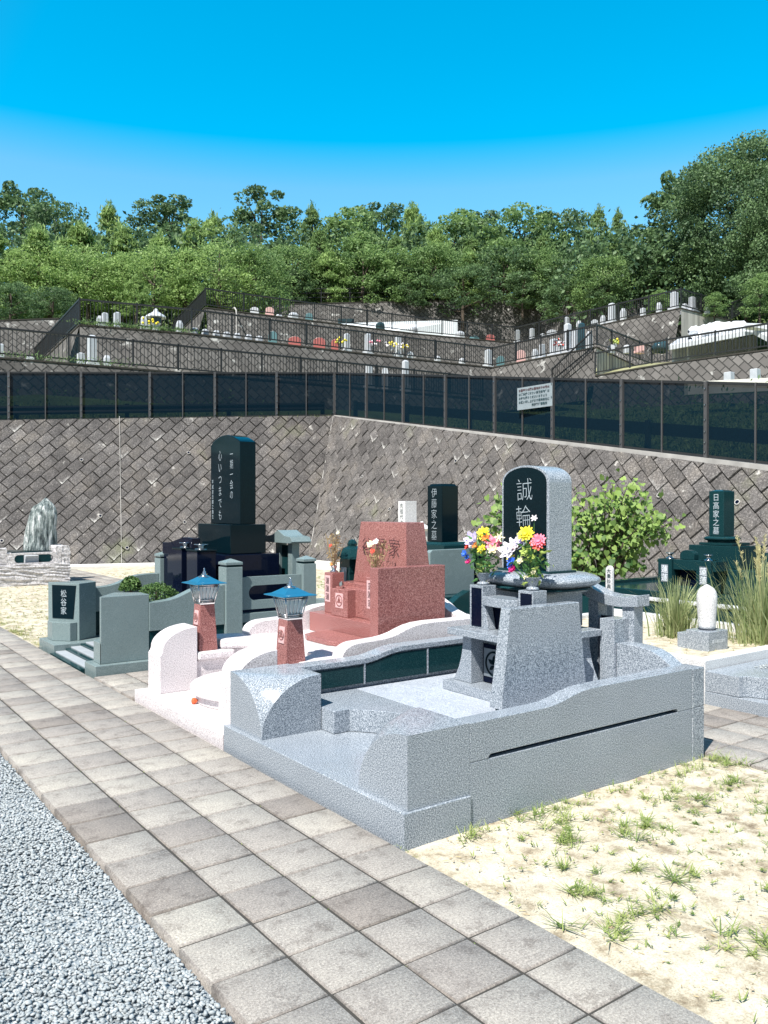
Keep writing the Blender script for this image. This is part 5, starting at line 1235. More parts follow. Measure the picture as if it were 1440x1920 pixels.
rough_box(2.5, 4.86, 17.95, 19.2, -.05, .40, 'rough_base', mo, 14, .035)
rough_box(2.3, 3.62, 18.0, 18.25, .36, .74, 'rough_wall', mo, 8, .03)
rough_box(4.58, 4.86, 17.97, 19.1, .38, .76, 'rough_wall', mo, 8, .025)
rough_box(3.62, 3.72, 17.99, 18.2, .38, .64, 'rough_wall', mo, 6, .02)
n = 36; ox, oz, hx, hz = 4.15, .52, .38, .085; inner = []; outer = []
for i in range(n):
    a = 2 * math.pi * i / n; inner.append((ox + math.copysign(hx - hz, math.cos(a)) + hz * math.cos(a), oz + hz * math.sin(a)))
for ix, iz in inner:
    s = min(.44 / max(abs(ix - ox), 1e-5), .135 / max(abs(iz - oz), 1e-5)); outer.append((ox + (ix - ox) * s, oz + (iz - oz) * s))
vs = [(x, yy, z) for yy, L_ in ((17.98, inner), (17.98, outer), (18.12, inner), (18.12, outer)) for x, z in L_]; fs = []
for i in range(n):
    j = (i + 1) % n; fs += [(i, j, n + j, n + i), (2 * n + i, 3 * n + i, 3 * n + j, 2 * n + j), (i, 2 * n + i, 2 * n + j, j), (n + i, n + j, 3 * n + j, 3 * n + i)]
mb = MB(); mb.add(vs, fs); mb.build('slotted_panel', M['roughgranite'], mo)
MB().box(3.7, 4.6, 18.3, 19.0, .38, .66).build('inner_block', M['dkgreen'], mo)
MB().box(4.02, 4.28, 18.14, 18.30, .40, .58).build('inner_offering', M['farwhite'], mo, .01)
bm = bmesh.new(); bmesh.ops.create_icosphere(bm, subdivisions=5, radius=1)
from mathutils import noise as mn
for v in bm.verts:
    p = v.co.copy(); t = (p.z + 1) / 2
    w = .315 * (1 - .22 * t) if t < .55 else .277 * max(.02, 1 - ((t - .55) / .45) ** 2.6)
    rr = math.hypot(p.x, p.y); a = math.atan2(p.y, p.x); k = w * (1 + .20 * mn.noise(Vector((a * 3.1, t * 3.0, 7))) + .16 * mn.noise(Vector((math.cos(a) * 2.2, math.sin(a) * 2.2, t * 1.2)))) * (1 + .06 * mn.noise(Vector((a * 6, t * 2, 3)))) * min(1, rr * 3)
    v.co = Vector((4.47 + math.cos(a) * k - .06 * (1 - t) + .06 * t, 18.6 + math.sin(a) * k * .7, .62 + 1.17 * t + .03 * mn.noise(p * 4)))
me = bpy.data.meshes.new('standing_rock'); bm.to_mesh(me); bm.free(); finish(me, 'standing_rock', M['rock'], mo, smooth=True)

# ================================================================== second row: dark stele with a grey screen
g4 = thing('grave_enclosure', 'dark grave enclosure with grey-topped wave curb behind the red grave', 'grave enclosure', (6.1, 7.4, 0))
MB().prism([(6.1, -.05), (6.1, .42), (6.45, .43), (6.55, .40), (6.62, .33), (6.72, .28), (6.85, .26), (8.1, .26), (8.1, -.05)], 'Y', 8.10, 8.22).build('side_curb', M['green'], g4, .004)
MB().prism([(6.0, -.05), (6.0, .36), (6.4, .37), (6.6, .50), (6.75, .56), (8.2, .56), (8.2, -.05)], 'Y', 7.5, 7.62).build('side_curb', M['dkgreen'], g4, .004)
MB().prism([(7.0, .02), (7.0, .40), (8.1, .40), (8.1, .02)], 'Y', 8.23, 9.6).build('inner_plinth', M['dkgreen'], g4, .004)
MB().box(6.0, 6.12, 7.625, 9.9, -.05, .30).build('front_curb', M['green'], g4, .004)
h4 = thing('headstone', 'glossy dark square headstone with carved characters behind the red grave', 'headstone', (7.5, 8.95, .3))
MB().box(7.10, 7.95, 8.5, 9.4, .4, .98).build('plinth', M['navy'], h4, .004)
MB().box(7.28, 7.82, 8.60, 9.28, .982, 1.06).build('pedestal', M['dkgreen'], h4, .006)
MB().frust(7.55, 8.945, 1.062, 1.095, .50, .44).build('seat_moulding', M['dkgreen'], h4)
MB().box(7.40, 7.70, 8.785, 9.105, 1.096, 1.885).frust(7.55, 8.945, 1.8852, 1.912, .28, .24).build('stele', M['black'], h4, .005)
lettering('伊藤家之墓', Vector((7.398, 8.955, 1.86)), (0, -1, 0), .142, M['engraving'], h4, out=(-1, 0, 0), jitter=.05, sx=.9)
crest((7.098, 9.18, .9), (0, -1, 0), (-1, 0, 0), .05, M['carvegrey'], h4, 0)
s4 = thing('stone_screen', 'plain grey-green screen slab in front of the dark square headstone', 'stone screen', (7.3, 8.4, .3))
MB().prism([(6.93, .40), (6.93, .975), (6.97, 1.01), (7.72, 1.012), (7.72, .40)], 'Y', 8.47, 8.56).build('slab', M['green'], s4, .006)
h6 = thing('headstone', 'small pale square headstone behind the red headstone', 'headstone', (9.6, 12.3, 0))
MB().frust(9.65, 12.35, 0, .5, 1.2, 1.2).frust(9.65, 12.35, .5, 1.0, .8, .8).build('plinth', M['white'], h6, .01)
MB().box(9.50, 9.78, 12.36, 12.58, 1.0, 1.70).build('stele', M['white'], h6, .004)
lettering('先祖代々之墓', Vector((9.498, 12.47, 1.66)), (0, -1, 0), .10, M['fardark'], h6, out=(-1, 0, 0))
lp = thing('stone_lantern', 'slim white stone lantern right of the small pale headstone', 'stone lantern', (9.2, 11.4, 0))
MB().lathe([(.2, 0), (.2, .3), (.09, .35), (.08, .95), (.14, 1.0), (.14, 1.15), (.2, 1.2), (.05, 1.28), (.02, 1.33)], 9.22, 11.50, 12).build('lantern_body', M['white'], lp)
MB().lathe([(.1, 0), (.12, .5), (.1, 1.0), (.05, 1.05)], 8.6, 9.72, 10).build('lantern_post', M['white'], lp)

# ================================================================== right side plots
k7 = thing('plot_kerb', 'pale grey granite kerb round the sandy plot with tall grasses on the right', 'kerb', (6.0, 3.83, 0))
MB().box(6.0, 8.0, 3.83, 3.95, -.05, .34).build('side_kerb', M['white'], k7, .006)
MB().box(7.9, 8.02, 3.952, 6.4, -.05, .37).build('back_kerb', M['white'], k7, .006)
MB().box(6.0, 6.12, 3.952, 6.4, -.05, .34).build('front_kerb', M['white'], k7, .006)
MB().box(6.122, 7.898, 6.28, 6.4, -.05, .34).build('side_kerb', M['white'], k7, .006)
sheet('sand_fill', 6.12, 7.9, 3.95, 6.28, .29, .04, .012, M['sand'])
lb = thing('lotus_lamp', 'pale stone lotus-bud post on a grey block with tiny writing, in the sandy plot', 'stone post', (6.8, 4.33, .28))
MB().box(6.65, 6.955, 4.21, 4.44, .27, .465).build('block', M['grey'], lb, .004)
MB().box(6.65, 6.80, 4.442, 4.53, .27, .43).build('side_block', M['grey'], lb, .004)
lot = [(.072, .466), (.075, .50), (.080, .58), (.086, .66), (.090, .73), (.088, .78), (.078, .815), (.058, .843), (.03, .862), (.008, .875)]
MB().lathe(lot, 6.81, 4.33, 30).build('lotus_bud', M['white'], lb, smooth=True)
MB().lathe([(.078, .4655), (.078, .47)], 6.81, 4.33, 30).build('socket', M['navy'], lb)
lettering('墓石建立受付', Vector((6.70, 4.2085, .375)), (1, 0, 0), .034, M['letterwhite'], lb, vertical=False, pitch=1.05, out=(0, -1, 0))
g6 = thing('grave_plot', 'empty grey granite plot with a recessed entrance and pebble fill at the right edge', 'grave plot', (5.98, 3.2, 0))
MB().box(5.98, 6.9, 1.2, 3.822, -.05, .098).build('step_slab', M['grey'], g6, .005)
arcp = [(6.06 + .16 * math.sin(math.pi * i / 12), 3.50 - 1.3 * i / 12) for i in range(13)]
MB().prism([(5.985, 3.822), (5.985, 3.53), (6.03, 3.52)] + arcp + [(5.985, 2.15), (5.985, 1.2), (8.0, 1.2), (8.0, 3.822)], 'Z', .10, .262).build('raised_kerb', M['grey'], g6, .005)
pebble_bed('pebble_fill', 5000, 6.42, 7.9, 1.35, 3.66, .268, .014, .024, kind=False, parent=g6)['kind'] = 'stuff'
g5 = thing('grave_enclosure', 'dark green polished grave enclosure with pale-edged steps at the far right', 'grave enclosure', (8.3, 5.5, 0))
MB().prism([(8.25, -.05), (8.25, .30), (8.5, .32), (8.62, .42), (8.75, .54), (8.9, .56), (10.6, .56), (10.6, -.05)], 'Y', 7.35, 7.47).build('side_wall', M['dkgreen'], g5, .004)
MB().box(8.9, 10.4, 4.6, 7.34, -.05, .52).build('inner_plinth', M['dkgreen'], g5, .01)
MB().box(8.30, 8.42, 4.4, 7.2, -.05, .47).build('front_wall', M['dkgreen'], g5, .004)
MB().box(8.28, 8.44, 4.39, 7.21, .471, .50).build('front_coping', M['white'], g5, .004)
h5 = thing('headstone', 'dark green polished square headstone on a lotus base at the far right', 'headstone', (9.6, 5.95, .5))
MB().box(9.30, 10.2, 5.25, 6.55, .521, .82).build('plinth', M['dkgreen'], h5, .008)
MB().box(9.42, 9.95, 5.55, 6.25, .822, 1.10).build('pedestal', M['dkgreen'], h5, .006)
MB().box(9.46, 9.86, 5.67, 6.13, 1.102, 1.135).build('upper_step', M['dkgreen'], h5, .004)
cushion(9.63, 5.91, 1.136, 1.215, .19, .20, M['dkgreen'], h5).data.shade_smooth()
MB().box(9.50, 9.74, 5.81, 6.015, 1.216, 1.785).frust(9.62, 5.9125, 1.7852, 1.80, .22, .12, .18, .1).build('stele', M['dkgreen'], h5, .005)
lettering('日髙家之墓', Vector((9.498, 5.915, 1.76)), (0, -1, 0), .10, M['engraving'], h5, out=(-1, 0, 0), jitter=.04, sx=.9)
a5 = thing('offering_table', 'dark green altar block with two steel vases and carved lotus panels at the far right', 'offering table', (9.2, 5.95, .5))
MB().box(9.02, 9.28, 5.62, 6.40, .80, .93).build('altar_top', M['dkgreen'], a5, .006)
for yy in (6.30, 5.76):
    MB().box(8.98, 9.2, yy - .1, yy + .1, .522, .93).build('vase_post', M['dkgreen'], a5, .006)
    MB().box(8.977, 8.98, yy - .05, yy + .05, .64, .86).build('carved_panel', M['carvegrey'], a5)
    lettering('蓮蓮', Vector((8.9765, yy, .855)), (0, -1, 0), .10, M['letterwhite'], a5, out=(-1, 0, 0), name='carved_lotus')
    MB().lathe([(.06, .931), (.05, .94), (.025, .95), (.025, .985), (.06, 1.0), (.055, 1.004)], 9.09, yy, 16).build('steel_vase', M['steel'], a5, smooth=True)
MB().box(9.0, 9.2, 5.87, 6.19, .522, .60).build('altar_foot', M['dkgreen'], a5, .005)
MB().box(9.1, 9.25, 5.9, 6.16, .60, .80).build('incense_niche', M['navy'], a5)
MB().prism([(5.93, .931), (5.93, .99)] + [(6.03 - .10 * math.cos(math.pi * i / 8), .99 + .06 * math.sin(math.pi * i / 8)) for i in range(1, 8)] + [(6.13, .99), (6.13, .931)], 'X', 9.05, 9.15).build('arched_holder', M['dkgreen'], a5, .004)
bb = thing('stone_screen', 'dark green polished block standing at the right edge beside the tall grasses', 'stone screen', (9.4, 5.2, .5))
MB().box(9.2, 9.9, 5.02, 5.13, .521, 1.05).build('slab', M['dkgreen'], bb, .005)
pl = thing('stone_planter', 'plain grey stone tub beneath the heart-leaved shrub', 'planter', (10.3, 8.3, 0))
MB().frust(10.55, 8.45, -.02, .42, .5, .62).build('tub', M['concrete'], pl, .02)

# ------------------------------------------------------------------ tall grasses and shrub
def grass_clump(x, y, z, h, spread, n, label, mats, plumes=0, heads=True):
    rt = thing('tall_grass', label, 'tall grass', (x, y, z)); vs = []; fs = []; tone = []
    for k in range(n):
        a = random.uniform(0, 6.28); r0 = abs(random.gauss(0, spread * .22)); le = abs(random.gauss(0, .38)) + .03; hh = h * random.uniform(.35, 1.0); w = random.uniform(.003, .0065)
        bx, by = x + r0 * math.cos(a), y + r0 * math.sin(a); a2 = a + random.gauss(0, .6); s = (-math.sin(a2 + 1.57 * random.random()), math.cos(a2 + 1.57 * random.random()))
        o = len(vs); S = 5
        for i in range(S + 1):
            t = i / S; cx = bx + math.cos(a2) * le * hh * (t ** 1.8); cy_ = by + math.sin(a2) * le * hh * (t ** 1.8); cz = z + hh * (t - .28 * le * t * t)
            ww = w * (1 - t ** 2) + .0006; vs += [(cx - s[0] * ww, cy_ - s[1] * ww, cz), (cx + s[0] * ww, cy_ + s[1] * ww, cz)]
        for i in range(S): fs.append((o + 2 * i, o + 2 * i + 1, o + 2 * i + 3, o + 2 * i + 2))
        tone += [random.random()] * S
    np_mesh('blades', vs, fs, M[mats], tone, parent=rt)
    if plumes:
        vs = []; fs = []; tn = []
        for k in range(plumes):
            a = random.uniform(0, 6.28); le = random.uniform(.05, .35); hh = h * random.uniform(.8, 1.12); top = Vector((x + math.cos(a) * le * hh, y + math.sin(a) * le * hh, z + hh)); bs_ = Vector((x, y, z))
            mb_ = bs_.lerp(top, .55) + Vector((0, 0, .06))
            for i in range(46):
                t = random.uniform(.72, 1); p = bs_ * (1 - t) ** 2 + mb_ * 2 * t * (1 - t) + top * t * t; d = Vector((random.gauss(0, .5), random.gauss(0, .5), 1)).normalized() * .035; s = d.cross(Vector((1, .3, 0))).normalized() * .002
                o = len(vs); vs += [p - s, p + s, p + s + d, p - s + d]; fs.append((o, o + 1, o + 2, o + 3)); tn.append(1)
            for i in range(10):
                t0, t1 = i / 10, (i + 1) / 10; P_ = lambda t: bs_ * (1 - t) ** 2 + mb_ * 2 * t * (1 - t) + top * t * t
                p, q = P_(t0), P_(t1); s = RGT * .002; o = len(vs); vs += [p - s, p + s, q + s, q - s]; fs.append((o, o + 1, o + 2, o + 3)); tn.append(.8)
        np_mesh('seed_heads', vs, fs, M['drygrass'], tn, parent=rt)
    vs = []; fs = []; tn = []
    for k in range(240):
        a = random.uniform(0, 6.28); d = Vector((math.cos(a), math.sin(a), random.uniform(-.1, .8))).normalized(); l = random.uniform(.05, .17) * h; s = d.cross(Vector((0, 0, 1))).normalized() * .003
        p = Vector((x + random.gauss(0, spread * .25), y + random.gauss(0, spread * .25), z + random.uniform(0, .08))); o = len(vs); vs += [p - s, p + s, p + d * l + s * .3 - Vector((0, 0, l * .25)), p + d * l - s * .3 - Vector((0, 0, l * .25))]; fs.append((o, o + 1, o + 2, o + 3)); tn.append(random.random())
    np_mesh('dry_base', vs, fs, M['drygrass'], tn, parent=rt)
grass_clump(7.2, 4.90, .28, .66, .5, 420, 'shorter green grass clump left of the lotus-bud post', 'reed', 0)
grass_clump(7.55, 4.22, .28, 0.92, .8, 620, 'taller pampas-like grass clump with pale seed heads right of the lotus-bud post', 'reed', 12)

def heart_leaf(mb, p, d, nrm, L):
    d = d.normalized(); s = d.cross(nrm).normalized(); nr = s.cross(d)
    q = [(0, .0), (-.12, .22), (.02, .42), (.3, .46), (.62, .3), (1.0, 0)]
    a = [p + d * L * x + s * L * y + nr * L * .10 * abs(y) * 2 for x, y in q]; b = [p + d * L * x - s * L * y + nr * L * .10 * abs(y) * 2 for x, y in q]
    mid = [p, p + d * L * .05, p + d * L * .2, p + d * L * .4, p + d * L * .7, p + d * L]
    o = len(mb.v); mb.v += [tuple(v) for v in a + mid + b]
    for i in range(5):
        mb.f.append((o + i, o + i + 1, o + 6 + i + 1, o + 6 + i)); mb.f.append((o + 12 + i, o + 6 + i, o + 6 + i + 1, o + 12 + i + 1))
sr = thing('heart_leaved_shrub', 'bright green shrub with heart-shaped leaves behind the arched headstone', 'shrub', (10.4, 8.3, 0))
mb = MB(); st = MB(); tn = []
root_p = Vector((10.45, 8.45, .2)); tips = []
for k in range(30):
    a = R(-54) + random.gauss(0, .5) if random.random() < .55 else R(126) + random.gauss(0, .6)
    rad = random.uniform(.15, .95) if math.cos(a + R(54)) > 0 else random.uniform(.1, 1.65); zt = 2.12 - .75 * (rad / 1.15) ** 1.6 * random.uniform(.7, 1.2) - random.uniform(0, .5)
    tip = root_p + Vector((math.cos(a) * rad + random.gauss(0, .12), math.sin(a) * rad + random.gauss(0, .12), zt - .2)); mid = root_p.lerp(tip, .5) + Vector((0, 0, .28))
    st.tube([root_p, mid, tip], [.022, .013, .005], 5); tips.append((mid, tip))
for px_, py_ in ((908, 985), (920, 950), (932, 935), (940, 968), (925, 1005), (950, 930), (912, 965), (1188, 905), (1232, 955), (1222, 990), (1150, 900)):
    tip = at(px_, py_, 12.5 + random.uniform(-.2, .2)); mid = root_p.lerp(tip, .5) + Vector((0, 0, .3)); st.tube([root_p, mid, tip], [.018, .011, .004], 5); tips.append((mid, tip)); tips.append((mid, tip))
for k in range(2100):
    m_, t_ = random.choice(tips); u = random.random() ** .6; b = root_p * (1 - u) ** 2 + m_ * 2 * u * (1 - u) + t_ * u * u
    p = b + Vector((random.gauss(0, .13), random.gauss(0, .13), random.gauss(0, .11)))
    if p.z < .55: continue
    d = Vector((random.gauss(-.3, .5), random.gauss(-.3, .5), random.gauss(-.75, .35))); nrm = Vector((random.gauss(-.6, .4), random.gauss(-.5, .4), random.gauss(.7, .4)))
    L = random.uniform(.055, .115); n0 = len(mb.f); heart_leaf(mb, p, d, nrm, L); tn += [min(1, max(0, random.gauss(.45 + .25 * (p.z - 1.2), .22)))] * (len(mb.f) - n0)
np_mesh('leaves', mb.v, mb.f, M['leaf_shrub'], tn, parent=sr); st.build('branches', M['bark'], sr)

# weeds over the sand, one mass
def weeds(name, spots, mat='grassblade', z=-.015, wmul=1.0):
    vs = []; fs = []; tone = []
    for (x, y, n, L) in spots:
        tb_ = random.gauss(.5, .2)
        for k in range(n):
            a = random.uniform(0, 6.28); l = L * random.uniform(.45, 1.2); el = random.uniform(.08, .95); w = random.uniform(.0016, .0036) * wmul; bx, by = x + random.gauss(0, L * .16), y + random.gauss(0, L * .16)
            s = (-math.sin(a), math.cos(a)); o = len(vs); S = 3
            for i in range(S + 1):
                t = i / S; r = l * t * math.cos(el); h = l * (t * math.sin(el) - .35 * t * t * math.sin(el)); ww = w * (1 - t * .9)
                vs += [(bx + math.cos(a) * r - s[0] * ww, by + math.sin(a) * r - s[1] * ww, z + h), (bx + math.cos(a) * r + s[0] * ww, by + math.sin(a) * r + s[1] * ww, z + h)]
            for i in range(S): fs.append((o + 2 * i, o + 2 * i + 1, o + 2 * i + 3, o + 2 * i + 2))
            tone += [min(1, max(0, random.gauss(tb_, .2)))] * S
    o = np_mesh(name, vs, fs, M[mat], tone); o['kind'] = 'stuff'; return o
sp = []
clusters = [(3.05, 2.72), (3.45, 2.55), (2.75, 2.3), (3.9, 2.6), (3.0, 2.1), (2.55, 2.0), (4.2, 2.3), (4.5, 2.85), (3.5, 1.7), (2.9, 1.55), (4.0, 1.9), (4.7, 2.0), (3.2, 2.9)]
for cx, cy_ in clusters:
    for _ in range(random.randint(7, 16)): sp.append((cx + random.gauss(0, .12), cy_ + random.gauss(0, .10), random.randint(10, 34), random.uniform(.035, .13)))
for _ in range(900): sp.append((random.uniform(2.36, 4.85), random.uniform(.3, 3.0), random.randint(2, 9), random.uniform(.015, .05)))
for _ in range(26): sp.append((random.uniform(2.7, 4.75), random.uniform(2.96, 3.03), random.randint(4, 12), random.uniform(.03, .085)))
sp += [(2.68, 2.98, 30, .12), (3.15, 2.97, 16, .10), (4.75, 2.95, 40, .14), (4.8, 2.8, 30, .11), (4.72, 2.85, 30, .13), (3.1, 2.95, 14, .14)]
weeds('weeds', sp)
sp = [(random.uniform(2.32, 4.7), random.uniform(9.95, 17.8), random.randint(3, 9), random.uniform(.03, .07)) for _ in range(1500)]
sp += [(2.34 + abs(random.gauss(0, .1)), random.uniform(9.95, 16), random.randint(6, 14), random.uniform(.03, .08)) for _ in range(300)]
weeds('dry_grass', sp, 'drygrass', -.03, 1.6)
sp = [(random.uniform(6.3, 7.6), random.uniform(14, 17.5), random.randint(5, 12), random.uniform(.05, .12)) for _ in range(500)] + [(random.uniform(6.2, 10), random.uniform(8.5, 20), random.randint(4, 9), random.uniform(.04, .09)) for _ in range(1500)]
weeds('weeds', sp, 'grassblade', -.03, 2.2)
weeds('weeds', [(random.uniform(6.15, 7.85), random.uniform(4, 6.2), random.randint(2, 7), random.uniform(.03, .07)) for _ in range(260)], 'drygrass', .285, 1.2)
# fallen twigs and crumbs on the sand
dbr = []
vs = []; fs = []; tn = []
for _ in range(900):
    x, y = random.uniform(2.34, 4.8), random.uniform(.3, 3.03); a = random.uniform(0, 6.28); l = random.uniform(.003, .013); w = random.uniform(.0008, .0018); z = random.uniform(-.022, -.012)
    dx, dy = math.cos(a) * l, math.sin(a) * l; sx, sy = -math.sin(a) * w, math.cos(a) * w; o = len(vs)
    vs += [(x - dx - sx, y - dy - sy, z), (x - dx + sx, y - dy + sy, z + .002), (x + dx + sx, y + dy + sy, z + .003), (x + dx - sx, y + dy - sy, z + .001)]; fs.append((o, o + 1, o + 2, o + 3)); tn.append(random.random())
o = np_mesh('twig_litter', vs, fs, M['dry']); o['kind'] = 'stuff'
pebble_bed('sand_pebbles', 700, 2.36, 4.8, .3, 3.02, -.019, .004, .012, mat=M['sandpebble'])
# grass tufts in paver joints
weeds('joint_weeds', [(random.choice(XS[1:4]) + random.gauss(0, .004), random.uniform(2, 9), random.randint(1, 4), random.uniform(.006, .016)) for _ in range(90)] + [(2.31, random.uniform(2.5, 3.1), 4, .03) for _ in range(5)], 'grassblade', -.006, .6)
# vegetation on the verge behind the fences and hanging at wall tops
def fluff(name, boxes, L, mat, n):
    c = []
    for (a, b, h, wd) in boxes:
        a = np.array(a); b = np.array(b); t = rng.random((n, 1)); p = a + (b - a) * t + rng.normal(0, wd, (n, 3)) * np.array([1, 1, 0]); p[:, 2] += np.abs(rng.normal(0, h, n)); c.append(p)
    o = leaf_cloud(name, np.concatenate(c), L, M[mat], up=1.2, width=.35); o['kind'] = 'stuff'; return o
fluff('ground_cover', [((16, 30, 4.6), (-6, 33, 4.2), .5, 1.0), ((21.5, 26, 4.3), (21.5, 4, 3.2), .5, 1.0), ((20.8, 22, 3.6), (20.3, 0, 1.6), .4, .6)], .14, 'leaf_mid', 9000)
fluff('ground_cover', [(tuple(E1[0] + Vector((0, 0, .1))), tuple(E1[2] + Vector((0, 0, .1))), .1, .4), (tuple(E2[0] + Vector((0, 0, .1))), tuple(E2[1] + Vector((0, 0, .1))), .08, .3)], .09, 'leaf_mid', 1500)

sp = []
for k in range(700):
    p = c0.lerp(c1, random.random()); sp.append((p.x - nL.x * .1 + random.gauss(0, .04), p.y - nL.y * .1 + random.gauss(0, .04), random.randint(3, 7), random.uniform(.04, .11), p.z))
for (x, y, n, L, zz) in sp[:1]: pass
vs = []; fs = []; tn = []
for (x, y, n, L, zz) in sp:
    for k in range(n):
        a = random.uniform(0, 6.28); w = .004; hx, hy = math.cos(a), math.sin(a); o = len(vs); l = L * random.uniform(.5, 1)
        vs += [(x - hy * w, y + hx * w, zz - .03), (x + hy * w, y - hx * w, zz - .03), (x + hx * l * .7, y + hy * l * .7, zz + l * random.uniform(-.3, 1))]; fs.append((o, o + 1, o + 2)); tn.append(random.random())
o = np_mesh('wall_top_grass', vs, fs, M['grassblade'], tn); o['kind'] = 'stuff'
# ================================================================== trees
def tree_mesh(kind, H, Wd, seed, nclump, per, L):
    g = np.random.default_rng(seed); cl = []
    for k in range(nclump):
        t = g.uniform(.16, 1) if kind != 'pine' else g.uniform(.1, 1) ** .9
        if kind == 'pine': rmax = Wd / 2 * (1 - t) ** .62 * (.85 + .3 * math.sin(t * 26)) + .15
        else: rmax = Wd / 2 * math.sqrt(max(.03, 1 - ((t - .5) / .53) ** 2)) 
        a = g.uniform(0, 2 * math.pi); r = rmax * (g.uniform(.25, 1) ** .5); sz = (.62 if kind == 'pine' else 1.0) * g.uniform(.6, 1.25) * Wd / 7.5
        cl.append((r * math.cos(a), r * math.sin(a), H * t, sz, g.random()))
    P = []; T = []
    for (x, y, z, s, tone) in cl:
        u = g.normal(0, 1, (per, 3)); u /= np.linalg.norm(u, axis=1)[:, None]; rr = g.uniform(.35, 1, (per, 1)) ** .5
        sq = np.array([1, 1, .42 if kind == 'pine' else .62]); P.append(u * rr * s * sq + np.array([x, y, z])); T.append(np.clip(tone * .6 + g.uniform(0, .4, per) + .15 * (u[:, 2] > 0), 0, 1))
    return np.concatenate(P), np.concatenate(T), cl
def build_tree(kind, H, Wd, seed, mat, nclump=60, per=85, L=.34):
    o = thing('tree', 'tree', 'tree'); o.name = 'pine_tree' if kind == 'pine' else 'broadleaf_tree'
    P, T, cl = tree_mesh(kind, H, Wd, seed, nclump, per, L)
    if kind == 'pine':        # candle tips on top and along the boughs
        g = np.random.default_rng(seed + 5); n = 1500; k = g.integers(0, len(cl), n); c = np.array([(q[0], q[1], q[2] + q[3] * .3) for q in cl])[k] + g.normal(0, .25, (n, 3))
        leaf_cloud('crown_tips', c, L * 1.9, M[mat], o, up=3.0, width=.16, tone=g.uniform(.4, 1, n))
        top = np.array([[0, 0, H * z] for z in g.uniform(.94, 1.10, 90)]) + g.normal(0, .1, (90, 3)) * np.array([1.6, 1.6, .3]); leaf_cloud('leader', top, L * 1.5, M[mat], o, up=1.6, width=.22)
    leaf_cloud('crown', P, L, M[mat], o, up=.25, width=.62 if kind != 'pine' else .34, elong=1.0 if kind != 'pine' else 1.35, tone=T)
    mb = MB(); mb.tube([(0, 0, -1.5), (.1, .05, H * .3), (-.08, .1, H * .6), (0, 0, H * .92)], [.22, .17, .10, .03], 8); mb.build('trunk', M['bark'], o)
    g = random.Random(seed); 
    for q in g.sample(cl, 9):
        mb = MB(); z0 = q[2] * .62; mb.tube([(0, 0, z0), (q[0] * .5, q[1] * .5, z0 + (q[2] - z0) * .6), (q[0], q[1], q[2])], [.09, .06, .02], 5); mb.build('limb', M['bark'], o)
    return o
PROTO = {
 'pa': build_tree('pine', 9.0, 6.2, 11, 'leaf_light', 105, 62, .27), 'pb': build_tree('pine', 8.0, 6.8, 12, 'leaf_light', 100, 62, .28),
 'pc': build_tree('pine', 10.0, 6.0, 13, 'leaf_mid', 110, 62, .27), 'ba': build_tree('broad', 8.5, 7.5, 21, 'leaf_mid', 74, 100, .29),
 'bb': build_tree('broad', 9.5, 7.0, 22, 'leaf_dark', 66, 100, .30), 'bc': build_tree('broad', 8.0, 8.5, 23, 'leaf_dark', 74, 100, .29),
 'bl': build_tree('broad', 8.0, 8.6, 27, 'leaf_light', 120, 95, .22),
 'bm': build_tree('broad', 8.0, 8.4, 28, 'leaf_mid', 110, 95, .23),
 'big': build_tree('broad', 15.0, 15.0, 31, 'leaf_dark', 170, 420, .25)}
used = set(); nth = {}
def plant(key, px, ytop, ybase, d, label, wide=1.0, grp='trees of the hillside wood'):
    base = at(px, ybase, d); top = at(px, ytop, d).z; p = PROTO[key]; H0 = {'pa': 9.3, 'pb': 8.3, 'pc': 10.4, 'ba': 8.9, 'bb': 9.9, 'bc': 8.4, 'big': 15.6, 'bl': 8.4, 'bm': 8.4}[key]
    o = p if key not in used else copy_tree(p); used.add(key)
    s = (top - base.z) / H0; o.location = base; o.scale = (s * wide, s * wide, s); o.rotation_euler = (0, 0, random.uniform(0, 6.28)); o['label'] = label; o['category'] = 'tree'; o['group'] = grp
    return o
# back row (skyline): px, top, base, depth
plant('bb', 40, 350, 560, 88, 'dark tree with ragged top at the upper left corner of the wood', 1.1)
plant('bc', 105, 388, 570, 84, 'olive rounded tree second from the left on the skyline', 1.0)
plant('pa', 205, 388, 575, 84, 'pine peak rising on the left skyline')
plant('bb', 318, 372, 560, 90, 'spreading broadleaf crown on the left skyline with sky showing through', 1.25)
plant('pb', 400, 410, 575, 84, 'pale pine top between the two tall broadleaf crowns on the left', 1.1)
plant('bb', 492, 358, 575, 86, 'tall dark round-crowned tree standing out on the skyline left of centre', 1.05)
plant('pc', 585, 388, 575, 84, 'thin-tipped pine right of the tall dark round-crowned tree', .9)
plant('ba', 655, 398, 570, 88, 'rounded green tree on the skyline just left of the centre', 1.15)
plant('bb', 715, 386, 565, 92, 'dark bushy crown on the skyline at the centre', 1.25)
plant('pa', 775, 390, 570, 88, 'pine on the skyline just right of the centre', 1.1)
plant('ba', 850, 402, 570, 88, 'broad green crown on the skyline right of the centre', 1.3)
plant('bb', 905, 400, 565, 90, 'dark crown behind the broad green one right of the centre', 1.1)
plant('ba', 985, 392, 565, 86, 'ragged loose-leaved crown with a sky gap on the right half of the skyline', 1.15)
plant('bc', 1050, 400, 565, 86, 'leafy crown left of the two-tipped pine', 1.0)
plant('pc', 1122, 392, 570, 78, 'open two-tipped pine on the right skyline', .85)
plant('pc', 1158, 398, 570, 78, 'second pine tip next to the open two-tipped pine', .8)
plant('bc', 1205, 420, 575, 74, 'dark low crown at the foot of the big right-hand tree', 1.1)
